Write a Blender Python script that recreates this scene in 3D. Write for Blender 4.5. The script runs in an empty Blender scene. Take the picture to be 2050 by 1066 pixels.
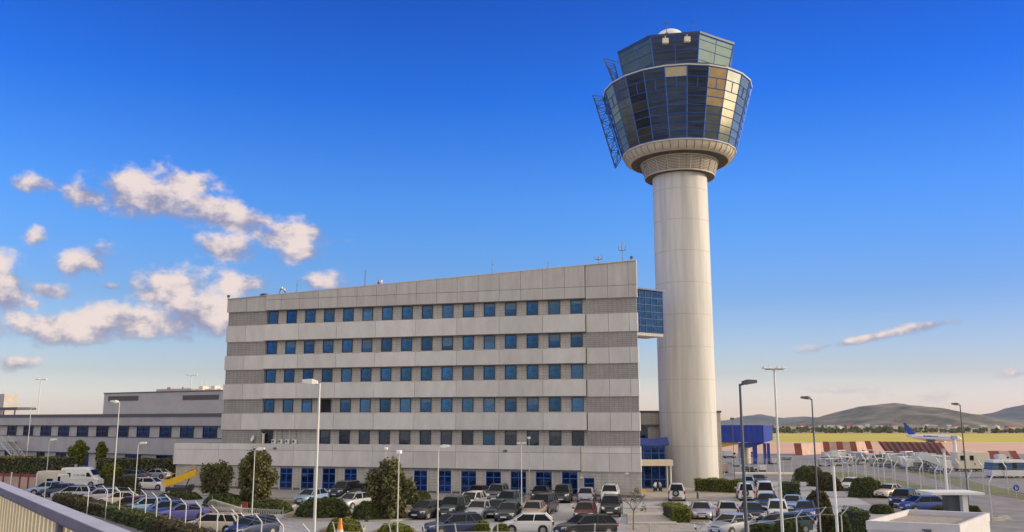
import bpy, bmesh, math, random
from mathutils import Vector, Matrix
S = bpy.context.scene
R = math.radians
# ------------------------------------------------------------------ camera
EYE = 8.2
FPX = 1773.4
PITCH = R(9.98)
cam = bpy.data.cameras.new('camera'); camo = bpy.data.objects.new('camera', cam)
S.collection.objects.link(camo); S.camera = camo
cam.sensor_width = 36; cam.lens = 36 * FPX / 2050
cam.clip_start = .1; cam.clip_end = 40000
camo.location = (0, 0, EYE); camo.rotation_euler = (R(90) + PITCH, 0, 0)
# ------------------------------------------------------------------ exposure
S.view_settings.view_transform = 'Standard'; S.view_settings.look = 'None'
S.view_settings.exposure = 0.0; S.view_settings.gamma = 1
# ------------------------------------------------------------------ sun
SUN_AZ = R(86)      # measured from +Y (camera direction) towards +X
SUN_EL = R(13)
sd = Vector((math.sin(SUN_AZ) * math.cos(SUN_EL), math.cos(SUN_AZ) * math.cos(SUN_EL), math.sin(SUN_EL)))
sl = bpy.data.lights.new('sun', 'SUN'); so = bpy.data.objects.new('sun', sl); S.collection.objects.link(so)
sl.energy = 3.6; sl.angle = R(2.0); sl.color = (1.0, .84, .63)
so.rotation_euler = sd.to_track_quat('Z', 'Y').to_euler(); so.location = (60, 20, 60)
# ------------------------------------------------------------------ world: Nishita sky with clouds
W = bpy.data.worlds.new("World"); S.world = W; W.use_nodes = True
wt = W.node_tree; wn = wt.nodes; wl = wt.links; wn.clear()
def wnode(t, **k):
    n = wn.new(t)
    for a, b in k.items(): setattr(n, a, b)
    return n
def wm(op, a, b=None, c=None, clamp=False):
    n = wn.new('ShaderNodeMath'); n.operation = op; n.use_clamp = clamp
    for i, v in enumerate((a, b, c)):
        if v is None: continue
        if isinstance(v, (int, float)): n.inputs[i].default_value = v
        else: wl.new(v, n.inputs[i])
    return n.outputs[0]
def wmaprange(v, a, b, c, d, smooth=True):
    n = wn.new('ShaderNodeMapRange'); n.interpolation_type = 'SMOOTHSTEP' if smooth else 'LINEAR'
    wl.new(v, n.inputs[0])
    for i, q in enumerate((a, b, c, d)): n.inputs[i + 1].default_value = q
    return n.outputs[0]
def wmix(f, a, b, mode='MIX'):
    n = wn.new('ShaderNodeMix'); n.data_type = 'RGBA'; n.blend_type = mode
    if isinstance(f, (int, float)): n.inputs[0].default_value = f
    else: wl.new(f, n.inputs[0])
    for i, v in ((6, a), (7, b)):
        if isinstance(v, tuple): n.inputs[i].default_value = (*v, 1)
        else: wl.new(v, n.inputs[i])
    return n.outputs[2]
tc = wnode('ShaderNodeTexCoord'); sep = wnode('ShaderNodeSeparateXYZ'); wl.new(tc.outputs['Generated'], sep.inputs[0])
dx, dy, dz = sep.outputs
sky = wnode('ShaderNodeTexSky'); sky.sky_type = 'NISHITA'; sky.sun_disc = False
sky.sun_elevation = SUN_EL; sky.sun_rotation = SUN_AZ
sky.altitude = 100; sky.air_density = 1.0; sky.dust_density = 1.0; sky.ozone_density = 3.0
SKY_STRENGTH = 0.15
# colour balance of the sky by elevation (a polarised, deep blue zenith over a pale warm horizon)
horiz = wm('SQRT', wm('ADD', wm('MULTIPLY', dx, dx), wm('MULTIPLY', dy, dy)))
tane = wm('DIVIDE', dz, wm('MAXIMUM', horiz, .001))
ramp = wnode('ShaderNodeValToRGB'); wl.new(wm('MULTIPLY', tane, 1.6, clamp=True), ramp.inputs[0])
cr = ramp.color_ramp
GAIN = [(0.0, (1, 1, 1)), (1.0, (1, 1, 1))]
GAIN = [(0.000, (0.700, 0.575, 0.610)), (0.022, (0.560, 0.480, 0.580)), (0.084, (0.357, 0.315, 0.370)), (0.220, (0.205, 0.255, 0.365)), (0.330, (0.150, 0.262, 0.430)), (0.407, (0.118, 0.255, 0.462)), (0.602, (0.038, 0.180, 0.475)), (0.784, (0.026, 0.133, 0.410)), (1.000, (0.028, 0.115, 0.374))]
while len(cr.elements) < len(GAIN): cr.elements.new(.5)
for e, (p, c) in zip(cr.elements, GAIN): e.position = p
for e, (p, c) in zip(cr.elements, GAIN): e.color = (*c, 1)
skyc = wmix(1.0, wmix(1.0, sky.outputs[0], ramp.outputs[0], 'MULTIPLY'), (4, 4, 4), 'MULTIPLY')
skyc = wmix(wmaprange(dx, .12, .6, 0, 1), skyc, wmix(1.0, skyc, (.66, .70, .80), 'MULTIPLY'))
HAZE = 4.5e-5
# clouds live on direction coordinates u = tan(azimuth), v = tan(elevation)
u = wm('DIVIDE', dx, wm('MAXIMUM', dy, .001)); v = wm('DIVIDE', dz, wm('MAXIMUM', horiz, .001))
CP, SP = math.cos(PITCH), math.sin(PITCH)
def ray(px, py):
    X = (px - 1025) / FPX; Y = (533 - py) / FPX
    return Vector((X, CP - Y * SP, SP + Y * CP))
def uv(px, py):
    d = ray(px, py); return d.x / d.y, d.z / math.hypot(d.x, d.y)
nz = wnode('ShaderNodeTexNoise'); nz.noise_dimensions = '3D'
cxyz = wnode('ShaderNodeCombineXYZ'); wl.new(u, cxyz.inputs[0]); wl.new(wm('MULTIPLY', v, 1.5), cxyz.inputs[1])
wl.new(cxyz.outputs[0], nz.inputs['Vector']); nz.inputs['Scale'].default_value = 26; nz.inputs['Detail'].default_value = 9
nz.inputs['Roughness'].default_value = .58
n0 = nz.outputs[0]
nz2 = wnode('ShaderNodeTexNoise'); wl.new(cxyz.outputs[0], nz2.inputs['Vector']); nz2.inputs['Scale'].default_value = 7; nz2.inputs['Detail'].default_value = 3
# blobs: px, py, half width, half height, slope(dy/dx), weight
BL = [(68, 367, 62, 20, -.08, .9), (172, 388, 58, 30, .1, 1), (300, 390, 130, 50, .12, 1.3), (370, 372, 80, 38, .1, 1.2), (440, 425, 120, 42, .28, 1.3), (505, 440, 60, 26, .2, 1),
      (455, 493, 70, 30, .02, 1.1), (585, 470, 95, 36, -.03, 1.1), (600, 500, 60, 26, .0, .9), (72, 474, 24, 18, 0, .8), (168, 525, 58, 30, -.2, 1), (195, 505, 32, 24, -.2, .9),
      (12, 575, 52, 62, .3, 1.3), (98, 582, 52, 18, .05, .95), (64, 610, 24, 13, 0, .8), (222, 574, 28, 9, 0, .8), (345, 585, 95, 55, .0, 1.2), (478, 572, 62, 28, -.05, 1.0),
      (150, 655, 170, 32, -.03, 1.35), (260, 640, 120, 34, .0, 1.3), (400, 625, 120, 52, .0, 1.3), (120, 670, 110, 22, .0, 1.1), (32, 727, 40, 14, .0, 1), (640, 566, 60, 20, -.02, .7),
      (1745, 676, 150, 9, -.16, .8), (1845, 654, 70, 10, -.12, .85), (1690, 782, 50, 6, 0, .25), (2035, 748, 36, 8, 0, .4), (1840, 794, 60, 6, 0, .25)]
field = None; field2 = None
for (px, py, a, b, s, w) in BL:
    u0, v0 = uv(px, py); ua = a * 1.15 / FPX; vb = b * 1.1 / FPX
    du = wm('SUBTRACT', u, u0); dv = wm('ADD', wm('SUBTRACT', v, v0), wm('MULTIPLY', du, s))
    A = wm('DIVIDE', du, ua); B = wm('DIVIDE', dv, vb)
    def fld(Bn): return wm('MULTIPLY', wm('SUBTRACT', 1.0, wm('SQRT', wm('ADD', wm('MULTIPLY', A, A), wm('MULTIPLY', Bn, Bn)))), w * 1.04)
    f1 = fld(B); f2 = fld(wm('SUBTRACT', B, .5))
    field = f1 if field is None else wm('SMOOTH_MAX', field, f1, .25)
    field2 = f2 if field2 is None else wm('SMOOTH_MAX', field2, f2, .25)
front = wmaprange(dy, .15, .3, 0, 1)
ntex = wm('MULTIPLY', wm('SUBTRACT', n0, .5), 2.5)
dens = wm('MULTIPLY', wmaprange(wm('ADD', field, ntex), -.08, .80, 0, 1), front)
lit = wmaprange(wm('ADD', field2, wm('MULTIPLY', wm('SUBTRACT', n0, .5), 5.0)), -.25, 1.15, 0, 1)
# added unseen cloud behind, beside and overhead: lights the shaded facade and ground
nb = wnode('ShaderNodeTexNoise'); wl.new(tc.outputs['Generated'], nb.inputs['Vector']); nb.inputs['Scale'].default_value = 5; nb.inputs['Detail'].default_value = 6
back = wmaprange(wm('MAXIMUM', wm('ADD', wm('MULTIPLY', dy, -.9), wm('MULTIPLY', dx, .75)), wm('SUBTRACT', dz, .62)), -.12, .22, 0, 1)
dens_fill = wm('MULTIPLY', wmaprange(nb.outputs[0], .34, .56, .45, 1.0), back)
ccol = wmix(lit, (.31, .31, .46), (.95, .79, .72))
CLOUD = ccol
bg1 = wnode('ShaderNodeBackground'); wl.new(skyc, bg1.inputs[0]); bg1.inputs[1].default_value = SKY_STRENGTH
ccol = wmix(back, ccol, (1.38, 1.24, .99))  # added fill cloud, brighter and warmer than the visible ones
bg2 = wnode('ShaderNodeBackground'); wl.new(ccol, bg2.inputs[0]); bg2.inputs[1].default_value = .95
mx = wnode('ShaderNodeMixShader'); wl.new(wm('MULTIPLY', wm('MAXIMUM', dens, dens_fill), .93), mx.inputs[0]); wl.new(bg1.outputs[0], mx.inputs[1]); wl.new(bg2.outputs[0], mx.inputs[2])
wo = wnode('ShaderNodeOutputWorld'); wl.new(mx.outputs[0], wo.inputs[0])
# ------------------------------------------------------------------ helpers
col = S.collection
rnd = random.Random(7)
LOW = -5.0
def smooth(a, b, t):
    t = min(1, max(0, (t - a) / (b - a))); return t * t * (3 - 2 * t)
def gz(x, y): return LOW * smooth(210, 520, y)
def RZ(px, py, z):
    d = ray(px, py); t = (z - EYE) / d.z; return Vector((d.x * t, d.y * t, z))
def G(px, py):
    z = 0
    for _ in range(25): p = RZ(px, py, z); z = .5 * z + .5 * gz(p.x, p.y)
    return RZ(px, py, z)
def RY(px, py, Y):
    d = ray(px, py); t = Y / d.y; return Vector((d.x * t, Y, EYE + d.z * t))
class MB:
    """collects shapes and links them as one mesh object"""
    def __init__(s): s.bm = bmesh.new(); s.mi = 0
    def face(s, vs, mi=None):
        vv = [s.bm.verts.new(v) for v in vs]
        f = s.bm.faces.new(vv); f.material_index = s.mi if mi is None else mi; return f
    def box(s, x0, x1, y0, y1, z0, z1, M=None, mi=None):
        c = [Vector((x, y, z)) for x in (x0, x1) for y in (y0, y1) for z in (z0, z1)]
        if M: c = [M @ p for p in c]
        v = [s.bm.verts.new(p) for p in c]
        for a in ((0, 1, 3, 2), (4, 6, 7, 5), (0, 4, 5, 1), (2, 3, 7, 6), (0, 2, 6, 4), (1, 5, 7, 3)):
            f = s.bm.faces.new([v[i] for i in a]); f.material_index = s.mi if mi is None else mi
        return s
    def cb(s, cx, cy, cz, sx, sy, sz, M=None, mi=None): return s.box(cx - sx / 2, cx + sx / 2, cy - sy / 2, cy + sy / 2, cz - sz / 2, cz + sz / 2, M, mi)
    def bar(s, a, b, r, n=6, r2=None, mi=None):
        a = Vector(a); b = Vector(b); d = (b - a)
        if d.length < 1e-6: return s
        q = d.to_track_quat('Z', 'Y'); r2 = r if r2 is None else r2
        A = [s.bm.verts.new(a + q @ Vector((r * math.cos(t), r * math.sin(t), 0))) for t in [2 * math.pi * i / n for i in range(n)]]
        B = [s.bm.verts.new(b + q @ Vector((r2 * math.cos(t), r2 * math.sin(t), 0))) for t in [2 * math.pi * i / n for i in range(n)]]
        m = s.mi if mi is None else mi
        for i in range(n): s.bm.faces.new((A[i], A[(i + 1) % n], B[(i + 1) % n], B[i])).material_index = m
        s.bm.faces.new(A[::-1]).material_index = m; s.bm.faces.new(B).material_index = m
        return s
    def lathe(s, prof, n=48, cx=0, cy=0, rot=0, mi=None, cap=False):
        rings = []
        for r, z in prof:
            rings.append([s.bm.verts.new((cx + r * math.sin(rot + 2 * math.pi * i / n), cy - r * math.cos(rot + 2 * math.pi * i / n), z)) for i in range(n)])
        m = s.mi if mi is None else mi
        for A, B in zip(rings, rings[1:]):
            for i in range(n): s.bm.faces.new((A[i], A[(i + 1) % n], B[(i + 1) % n], B[i])).material_index = m
        if cap:
            s.bm.faces.new(rings[0][::-1]).material_index = m; s.bm.faces.new(rings[-1]).material_index = m
        return s
    def loft(s, secs, close=True, mi=None, caps=True):
        rings = [[s.bm.verts.new(p) for p in sec] for sec in secs]; n = len(rings[0]); m = s.mi if mi is None else mi
        for A, B in zip(rings, rings[1:]):
            for i in range(n if close else n - 1):
                s.bm.faces.new((A[i], A[(i + 1) % n], B[(i + 1) % n], B[i])).material_index = m
        if caps and close:
            s.bm.faces.new(rings[0][::-1]).material_index = m; s.bm.faces.new(rings[-1]).material_index = m
        return s
    def build(s, name, mats, parent=None, smooth_angle=None, loc=None):
        bmesh.ops.recalc_face_normals(s.bm, faces=s.bm.faces)
        me = bpy.data.meshes.new(name); s.bm.to_mesh(me); s.bm.free()
        if not isinstance(mats, (list, tuple)): mats = [mats]
        for m in mats: me.materials.append(m)
        if smooth_angle:
            me.shade_smooth(); me.set_sharp_from_angle(angle=R(smooth_angle))
        o = bpy.data.objects.new(name, me); col.objects.link(o)
        if parent: o.parent = parent
        if loc is not None: o.location = loc
        return o
def empty(name, loc=(0, 0, 0), rz=0):
    o = bpy.data.objects.new(name, None); col.objects.link(o); o.location = loc; o.rotation_euler = (0, 0, rz); o.empty_display_size = .3; return o
def tag(o, label=None, cat=None, group=None, kind=None):
    if label: o['label'] = label
    if cat: o['category'] = cat
    if group: o['group'] = group
    if kind: o['kind'] = kind
    return o
def kids(o): return KID.get(o.name) or [c for c in bpy.data.objects if c.parent == o]
KID = {}
def copy_tree(o, parent=None):
    if o.name not in KID: KID[o.name] = [c for c in bpy.data.objects if c.parent == o]
    c = o.copy(); col.objects.link(c); c.parent = parent
    for ch in list(KID[o.name]): copy_tree(ch, c)
    return c
# ------------------------------------------------------------------ materials
def mat(name, colr, rough=.7, metal=0, spec=.5, noise=0, nscale=3, bump=0, coat=0, dark=None, stretch=None, detail=5, isl=0, obr=0):
    m = bpy.data.materials.new(name); m.use_nodes = True; t = m.node_tree; n = t.nodes; b = n['Principled BSDF']
    b.inputs['Base Color'].default_value = (*colr, 1); b.inputs['Roughness'].default_value = rough; b.inputs['Metallic'].default_value = metal
    b.inputs['Specular IOR Level'].default_value = spec
    if coat: b.inputs['Coat Weight'].default_value = coat; b.inputs['Coat Roughness'].default_value = .05
    if noise or bump:
        tc = n.new('ShaderNodeTexCoord'); mp = n.new('ShaderNodeMapping'); nz = n.new('ShaderNodeTexNoise')
        t.links.new(tc.outputs['Object'], mp.inputs[0]); t.links.new(mp.outputs[0], nz.inputs['Vector'])
        if stretch: mp.inputs['Scale'].default_value = stretch
        nz.inputs['Scale'].default_value = nscale; nz.inputs['Detail'].default_value = detail; nz.inputs['Roughness'].default_value = .65
        if noise:
            r = n.new('ShaderNodeValToRGB'); t.links.new(nz.outputs[0], r.inputs[0])
            dk = dark or tuple(c * (1 - noise) for c in colr)
            r.color_ramp.elements[0].position = .32; r.color_ramp.elements[1].position = .68
            r.color_ramp.elements[0].color = (*dk, 1); r.color_ramp.elements[1].color = (*[min(1, c * (1 + noise * .5)) for c in colr], 1)
            out = r.outputs[0]
            if isl or obr:
                g_ = n.new('ShaderNodeNewGeometry') if isl else n.new('ShaderNodeObjectInfo'); mr = n.new('ShaderNodeMapRange'); a_ = isl or obr
                t.links.new(g_.outputs['Random Per Island' if isl else 'Random'], mr.inputs[0]); mr.inputs[3].default_value = 1 - a_; mr.inputs[4].default_value = 1 + a_ * .6
                mx = n.new('ShaderNodeMix'); mx.data_type = 'RGBA'; mx.blend_type = 'MULTIPLY'; mx.inputs[0].default_value = 1
                t.links.new(out, mx.inputs[6]); t.links.new(mr.outputs[0], mx.inputs[7]); out = mx.outputs[2]
            t.links.new(out, b.inputs['Base Color'])
        if bump:
            bp = n.new('ShaderNodeBump'); bp.inputs['Strength'].default_value = bump; bp.inputs['Distance'].default_value = .05
            t.links.new(nz.outputs[0], bp.inputs['Height']); t.links.new(bp.outputs[0], b.inputs['Normal'])
    return m
def brickmat(name, c1, c2, mortar, bw, bh, msize, rough=.75, noise=.2, offset=.5, axis='XZ', streak=0):
    """tiles on a vertical wall: u = x, v = z in object space"""
    m = bpy.data.materials.new(name); m.use_nodes = True; t = m.node_tree; n = t.nodes; b = n['Principled BSDF']
    tc = n.new('ShaderNodeTexCoord'); sp = n.new('ShaderNodeSeparateXYZ'); cb = n.new('ShaderNodeCombineXYZ'); br = n.new('ShaderNodeTexBrick')
    t.links.new(tc.outputs['Object'], sp.inputs[0])
    src = {'XZ': (0, 2), 'YZ': (1, 2), 'XY': (0, 1)}[axis]
    t.links.new(sp.outputs[src[0]], cb.inputs[0]); t.links.new(sp.outputs[src[1]], cb.inputs[1]); t.links.new(cb.outputs[0], br.inputs['Vector'])
    br.offset = offset; br.inputs['Scale'].default_value = 1; br.inputs['Brick Width'].default_value = bw; br.inputs['Row Height'].default_value = bh
    br.inputs['Mortar Size'].default_value = msize; br.inputs['Mortar Smooth'].default_value = .1; br.inputs['Bias'].default_value = 0
    br.inputs['Color1'].default_value = (*c1, 1); br.inputs['Color2'].default_value = (*c2, 1); br.inputs['Mortar'].default_value = (*mortar, 1)
    nz = n.new('ShaderNodeTexNoise'); nz.inputs['Scale'].default_value = .6; nz.inputs['Detail'].default_value = 6
    mp = n.new('ShaderNodeMapping'); mp.inputs['Scale'].default_value = (1.6, 1.6, .35 if streak else 1); t.links.new(tc.outputs['Object'], mp.inputs[0]); t.links.new(mp.outputs[0], nz.inputs['Vector'])
    mr = n.new('ShaderNodeMapRange'); mr.inputs[1].default_value = .3; mr.inputs[2].default_value = .7; mr.inputs[3].default_value = 1 - noise; mr.inputs[4].default_value = 1.0 + noise * .3
    t.links.new(nz.outputs[0], mr.inputs[0])
    mx = n.new('ShaderNodeMix'); mx.data_type = 'RGBA'; mx.blend_type = 'MULTIPLY'; mx.inputs[0].default_value = 1
    t.links.new(br.outputs[0], mx.inputs[6]); t.links.new(mr.outputs[0], mx.inputs[7]); t.links.new(mx.outputs[2], b.inputs['Base Color'])
    b.inputs['Roughness'].default_value = rough
    return m
def leafmat(name, c1, c2, scale=1.2):
    m = bpy.data.materials.new(name); m.use_nodes = True; t = m.node_tree; n = t.nodes; b = n['Principled BSDF']
    gi = n.new('ShaderNodeNewGeometry'); nz = n.new('ShaderNodeTexNoise'); nz.inputs['Scale'].default_value = scale; nz.inputs['Detail'].default_value = 2
    tc = n.new('ShaderNodeTexCoord'); t.links.new(tc.outputs['Object'], nz.inputs['Vector'])
    ad = n.new('ShaderNodeMath'); ad.operation = 'ADD'; t.links.new(gi.outputs['Random Per Island'], ad.inputs[0]); t.links.new(nz.outputs[0], ad.inputs[1])
    r = n.new('ShaderNodeValToRGB'); r.color_ramp.elements[0].position = .5; r.color_ramp.elements[1].position = 1.35 / 1.35
    t.links.new(ad.outputs[0], r.inputs[0]); r.color_ramp.elements[0].color = (*c1, 1); r.color_ramp.elements[1].color = (*c2, 1)
    t.links.new(r.outputs[0], b.inputs['Base Color']); b.inputs['Roughness'].default_value = .6; b.inputs['Specular IOR Level'].default_value = .25
    tr = n.new('ShaderNodeBsdfTranslucent'); t.links.new(r.outputs[0], tr.inputs[0]); ms = n.new('ShaderNodeMixShader'); ms.inputs[0].default_value = .25
    t.links.new(b.outputs[0], ms.inputs[1]); t.links.new(tr.outputs[0], ms.inputs[2]); t.links.new(ms.outputs[0], n['Material Output'].inputs[0])
    return m
def glassmat(name, colr, rough=.06, metal=.85, noise=.5, nscale=1.5):
    m = mat(name, colr, rough, metal, .6, noise=noise, nscale=nscale, stretch=(1, 1, 1.6), obr=.4 if 'window' in name else 0)
    return m
M = {}
M['panel'] = mat('concrete_panel', (.65, .615, .57), .8, noise=.12, nscale=.7, stretch=(1, 1, .4), bump=.05, isl=.12)
M['panel2'] = mat('concrete_parapet', (.52, .485, .45), .8, noise=.16, nscale=.8, stretch=(1.4, 1.4, .25), isl=.07)
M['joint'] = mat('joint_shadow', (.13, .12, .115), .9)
M['tile'] = brickmat('stone_tile', (.50, .46, .41), (.455, .42, .375), (.30, .275, .25), .65, .305, .02, offset=0, noise=.15)
M['tile_dark'] = brickmat('stone_tile_band', (.37, .34, .315), (.335, .31, .285), (.21, .19, .175), .52, .23, .02, offset=0, noise=.15)
M['tile_ground'] = brickmat('stone_tile_ground', (.53, .49, .43), (.49, .45, .40), (.31, .285, .255), .65, .33, .018, offset=0, noise=.18)
M['frame'] = mat('blue_window_frame', (.03, .10, .35), .4, .2)
M['frame_dark'] = mat('dark_window_frame', (.03, .045, .09), .4, .3)
M['frame_stone'] = mat('pale_window_surround', (.55, .50, .44), .7)
M['pane'] = glassmat('window_glass_blue', (.016, .082, .215), .08, .7, .6, 1.1)
M['pane_b'] = glassmat('window_glass_pale_blue', (.028, .11, .26), .14, .5, .4, 1.4)
M['pane_dark'] = glassmat('window_glass_dark', (.02, .035, .07), .05, .55, .6, 2.5)
M['pane_ground'] = glassmat('window_glass_deep_blue', (.014, .05, .21), .04, .7, .8, 2.2)
M['blindb'] = glassmat('window_blind_behind_glass', (.055, .12, .22), .2, .35, .3, 3); M['blindg'] = glassmat('window_shade_behind_glass', (.05, .07, .10), .15, .5, .3, 3)
M['open'] = mat('dark_room', (.01, .01, .012), .9)
M['roof'] = mat('roof_gravel', (.35, .30, .26), .9, noise=.35, nscale=6, bump=.3)
M['shaft'] = mat('tower_concrete', (.61, .585, .55), .75, noise=.18, nscale=.8, stretch=(1.6, 1.6, .09), bump=.04)
M['beige'] = mat('tower_cladding', (.55, .47, .36), .6, noise=.15, nscale=1.2)
M['louver'] = brickmat('tower_louvre', (.52, .45, .35), (.46, .40, .32), (.12, .10, .09), 5, .2, .05, noise=.1)
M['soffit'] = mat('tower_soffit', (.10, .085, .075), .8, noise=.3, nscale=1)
M['mullion'] = mat('blue_mullion', (.03, .11, .42), .35, .3)
M['tglass'] = mat('tower_glass_dark', (.030, .045, .078), .06, .75, .6, noise=.5, nscale=1.0, dark=(.004, .010, .045), stretch=(.25, .25, 3.2), detail=4)  # stretched streaks stand in for reflected bands
M['tglass_blue'] = mat('tower_glass_blue', (.07, .14, .26), .06, .75, .6, noise=.5, nscale=1.0, dark=(.03, .08, .18), stretch=(.25, .25, 2.5), detail=4)
M['tglass_gold_refl'] = glassmat('tower_glass_gold_reflection', (.27, .20, .11), .12, .75, .2, .7)  # sunset reflection put into the glass colour
M['tglass_silver_refl'] = glassmat('tower_glass_silver_reflection', (.24, .30, .27), .08, .85, .15, .6)  # bright horizon reflection painted as pane colour
M['tglass_grey_refl'] = glassmat('tower_glass_grey_reflection', (.065, .078, .09), .1, .8, .3, .7)  # duller reflection painted as pane colour
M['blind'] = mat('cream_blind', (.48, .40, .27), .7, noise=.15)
M['steel'] = mat('galvanised_steel', (.50, .50, .50), .45, .6, noise=.15, nscale=2)
M['steel_dark'] = mat('dark_steel', (.09, .10, .13), .5, .5)
M['steel_pale'] = mat('pale_painted_pole', (.60, .60, .57), .5, .2, noise=.12, nscale=1.5)
M['gantry'] = mat('gantry_steel', (.10, .13, .20), .5, .4)
M['lampwhite'] = mat('lamp_housing', (.78, .77, .72), .4)
M['lampdark'] = mat('lamp_housing_dark', (.10, .10, .11), .5)
M['white'] = mat('white_paint', (.78, .76, .72), .5, noise=.08, nscale=2)
M['cream'] = mat('cream_render', (.74, .66, .52), .8, noise=.08, nscale=1.5)
M['kioskwall'] = mat('kiosk_render', (.60, .58, .585), .8, noise=.1, nscale=1.2)
M['black'] = mat('black_rubber', (.02, .02, .022), .8)
M['blue'] = mat('bright_blue_steel', (.008, .045, .38), .5, .1, noise=.15, nscale=.5)
M['bluedark'] = mat('navy_steel', (.02, .04, .22), .5, .1)
M['asphalt'] = mat('asphalt', (.23, .215, .22), .9, noise=.35, nscale=.35, bump=.1, detail=9)
M['asphalt_lot'] = mat('asphalt_car_park', (.37, .365, .38), .9, noise=.32, nscale=.22, bump=.1, detail=10)
M['paving'] = brickmat('paving_slabs', (.42, .375, .33), (.37, .33, .295), (.25, .23, .21), 1.2, .6, .03, axis='XY', noise=.25)
M['kerb'] = mat('kerb_concrete', (.45, .41, .36), .85, noise=.2, nscale=2)
M['line'] = mat('road_paint', (.66, .63, .58), .8, noise=.25, nscale=4)
M['apron'] = mat('apron_concrete', (.66, .40, .27), .9, noise=.22, nscale=.03, stretch=(1, 6, 1))
M['dry'] = mat('dry_ground', (.34, .25, .12), .95, noise=.4, nscale=.05)
M['field'] = mat('yellow_green_field', (.56, .43, .035), .95, noise=.35, nscale=.02, stretch=(.6, 3, 1), dark=(.34, .30, .03))
M['soil'] = mat('planting_soil', (.22, .17, .11), .95, noise=.4, nscale=2)
M['turf'] = mat('verge_grass', (.16, .15, .05), .95, noise=.5, nscale=.6, dark=(.07, .08, .02))
M['leaf'] = leafmat('olive_leaves', (.016, .022, .011), (.18, .17, .065))
M['leaf2'] = leafmat('dark_leaves', (.018, .030, .013), (.12, .14, .045))
M['leafy'] = leafmat('yellow_green_leaves', (.05, .075, .012), (.20, .21, .03))
M['leafr'] = leafmat('reddish_leaves', (.028, .027, .014), (.12, .098, .045))
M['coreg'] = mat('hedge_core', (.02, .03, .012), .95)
M['bark'] = mat('bark', (.12, .09, .065), .9, noise=.4, nscale=8)
M['barkgrey'] = mat('bare_bark', (.20, .165, .15), .9, noise=.4, nscale=8)
M['red'] = mat('red_paint', (.42, .03, .03), .6, noise=.2, nscale=1)
M['redfade'] = mat('faded_red_paint', (.27, .06, .045), .7, noise=.3, nscale=.6)
M['pinkwhite'] = mat('faded_pink_panel', (.52, .35, .28), .8, noise=.2, nscale=.4)
M['orange'] = mat('orange_plastic', (.85, .25, .02), .5, noise=.3, nscale=6)
M['yellow'] = mat('yellow_machine_paint', (.80, .46, .01), .5, noise=.15, nscale=2)
M['greywall'] = mat('grey_render', (.44, .41, .395), .85, noise=.12, nscale=.5, stretch=(1, 1, .4))
M['greywall2'] = mat('grey_cladding', (.42, .395, .38), .8, noise=.1, nscale=.5)
M['greypier'] = mat('pale_pier', (.50, .455, .41), .85, noise=.12, nscale=1)
M['darkband'] = mat('dark_parapet_trim', (.11, .10, .115), .8)
M['louvre'] = brickmat('vent_louvre', (.16, .135, .12), (.15, .13, .12), (.05, .045, .04), 6, .14, .04, noise=.1)
M['tan'] = mat('tan_panel', (.60, .38, .12), .7, noise=.15)
M['slat'] = mat('railing_slat', (.62, .52, .32), .5, .1, noise=.15, nscale=3)
M['cap'] = mat('railing_cap', (.50, .48, .50), .55, .3, noise=.12, nscale=4)
M['capdark'] = mat('railing_rail', (.14, .12, .16), .6, .2, noise=.2, nscale=4)
M['silver'] = mat('silver_panel', (.62, .63, .65), .35, .6)
# ------------------------------------------------------------------ ground and surfaces
def sheet(name, x0, x1, ys, off, m, nx=2, kind='structure', poly=None):
    b = MB()
    rows = []
    for y in ys:
        rows.append([b.bm.verts.new((x0 + (x1 - x0) * i / nx, y, gz(0, y) + off)) for i in range(nx + 1)])
    for A, B in zip(rows, rows[1:]):
        for i in range(nx): b.bm.faces.new((A[i], A[i + 1], B[i + 1], B[i]))
    return tag(b.build(name, m), kind=kind)
YS = [-60, 0, 60, 120, 180, 200] + list(range(210, 530, 8)) + [560, 600, 700, 900, 1100, 1500, 2500, 4000, 6500]
sheet('ground', -5000, 5000, YS, 0, M['dry'], 8)
sheet('airfield_grass', -3000, 3000, [590, 700, 800, 900, 1040], .012, M['field'], 8)
sheet('apron', -800, 1500, [240] + [y for y in YS if 240 < y < 585] + [585], .008, M['apron'], 8)
sheet('taxiway_edge_strip', -800, 1500, [585.5, 592.5], .016, M['line'])
sheet('service_road', -250, 300, [-20, 40, 80, 120, 180, 200, 210, 218, 226, 234, 239.6], .004, M['asphalt'])
def flat(name, pts, z, m, thick=None, label=None):
    b = MB()
    if thick:
        b.loft([[(x, y, z - thick) for x, y in pts], [(x, y, z) for x, y in pts]])
    else: b.face([(x, y, z) for x, y in pts])
    return tag(b.build(name, m), kind='structure')
def GP(l): return [tuple(G(*p)[:2]) for p in l]
flat('car_park', GP([(40, 1000), (560, 985), (1290, 1001), (1475, 1004), (1500, 962), (1640, 962), (1700, 990), (1860, 1066), (1750, 1160), (-200, 1160)]), .008, M['asphalt_lot'])
flat('forecourt', GP([(330, 991), (560, 999), (1000, 1005), (1290, 1003), (1480, 1004), (1480, 985), (1380, 978), (1280, 974), (540, 974), (330, 974)]), .13, M['paving'], .13)
flat('walkway', GP([(1250, 1066), (1262, 1020), (1338, 1020), (1345, 1003), (1363, 1003), (1373, 1050), (1420, 1066)]), .014, M['paving'])
flat('raised_path', GP([(1257, 1051), (1255, 1030), (1340, 1028), (1356, 1051)]), .12, M['kerb'], .12)
flat('kerb_strip', GP([(1250, 1019), (1345, 1019), (1345, 1016), (1250, 1016)]), .10, M['kerb'], .10)
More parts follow.
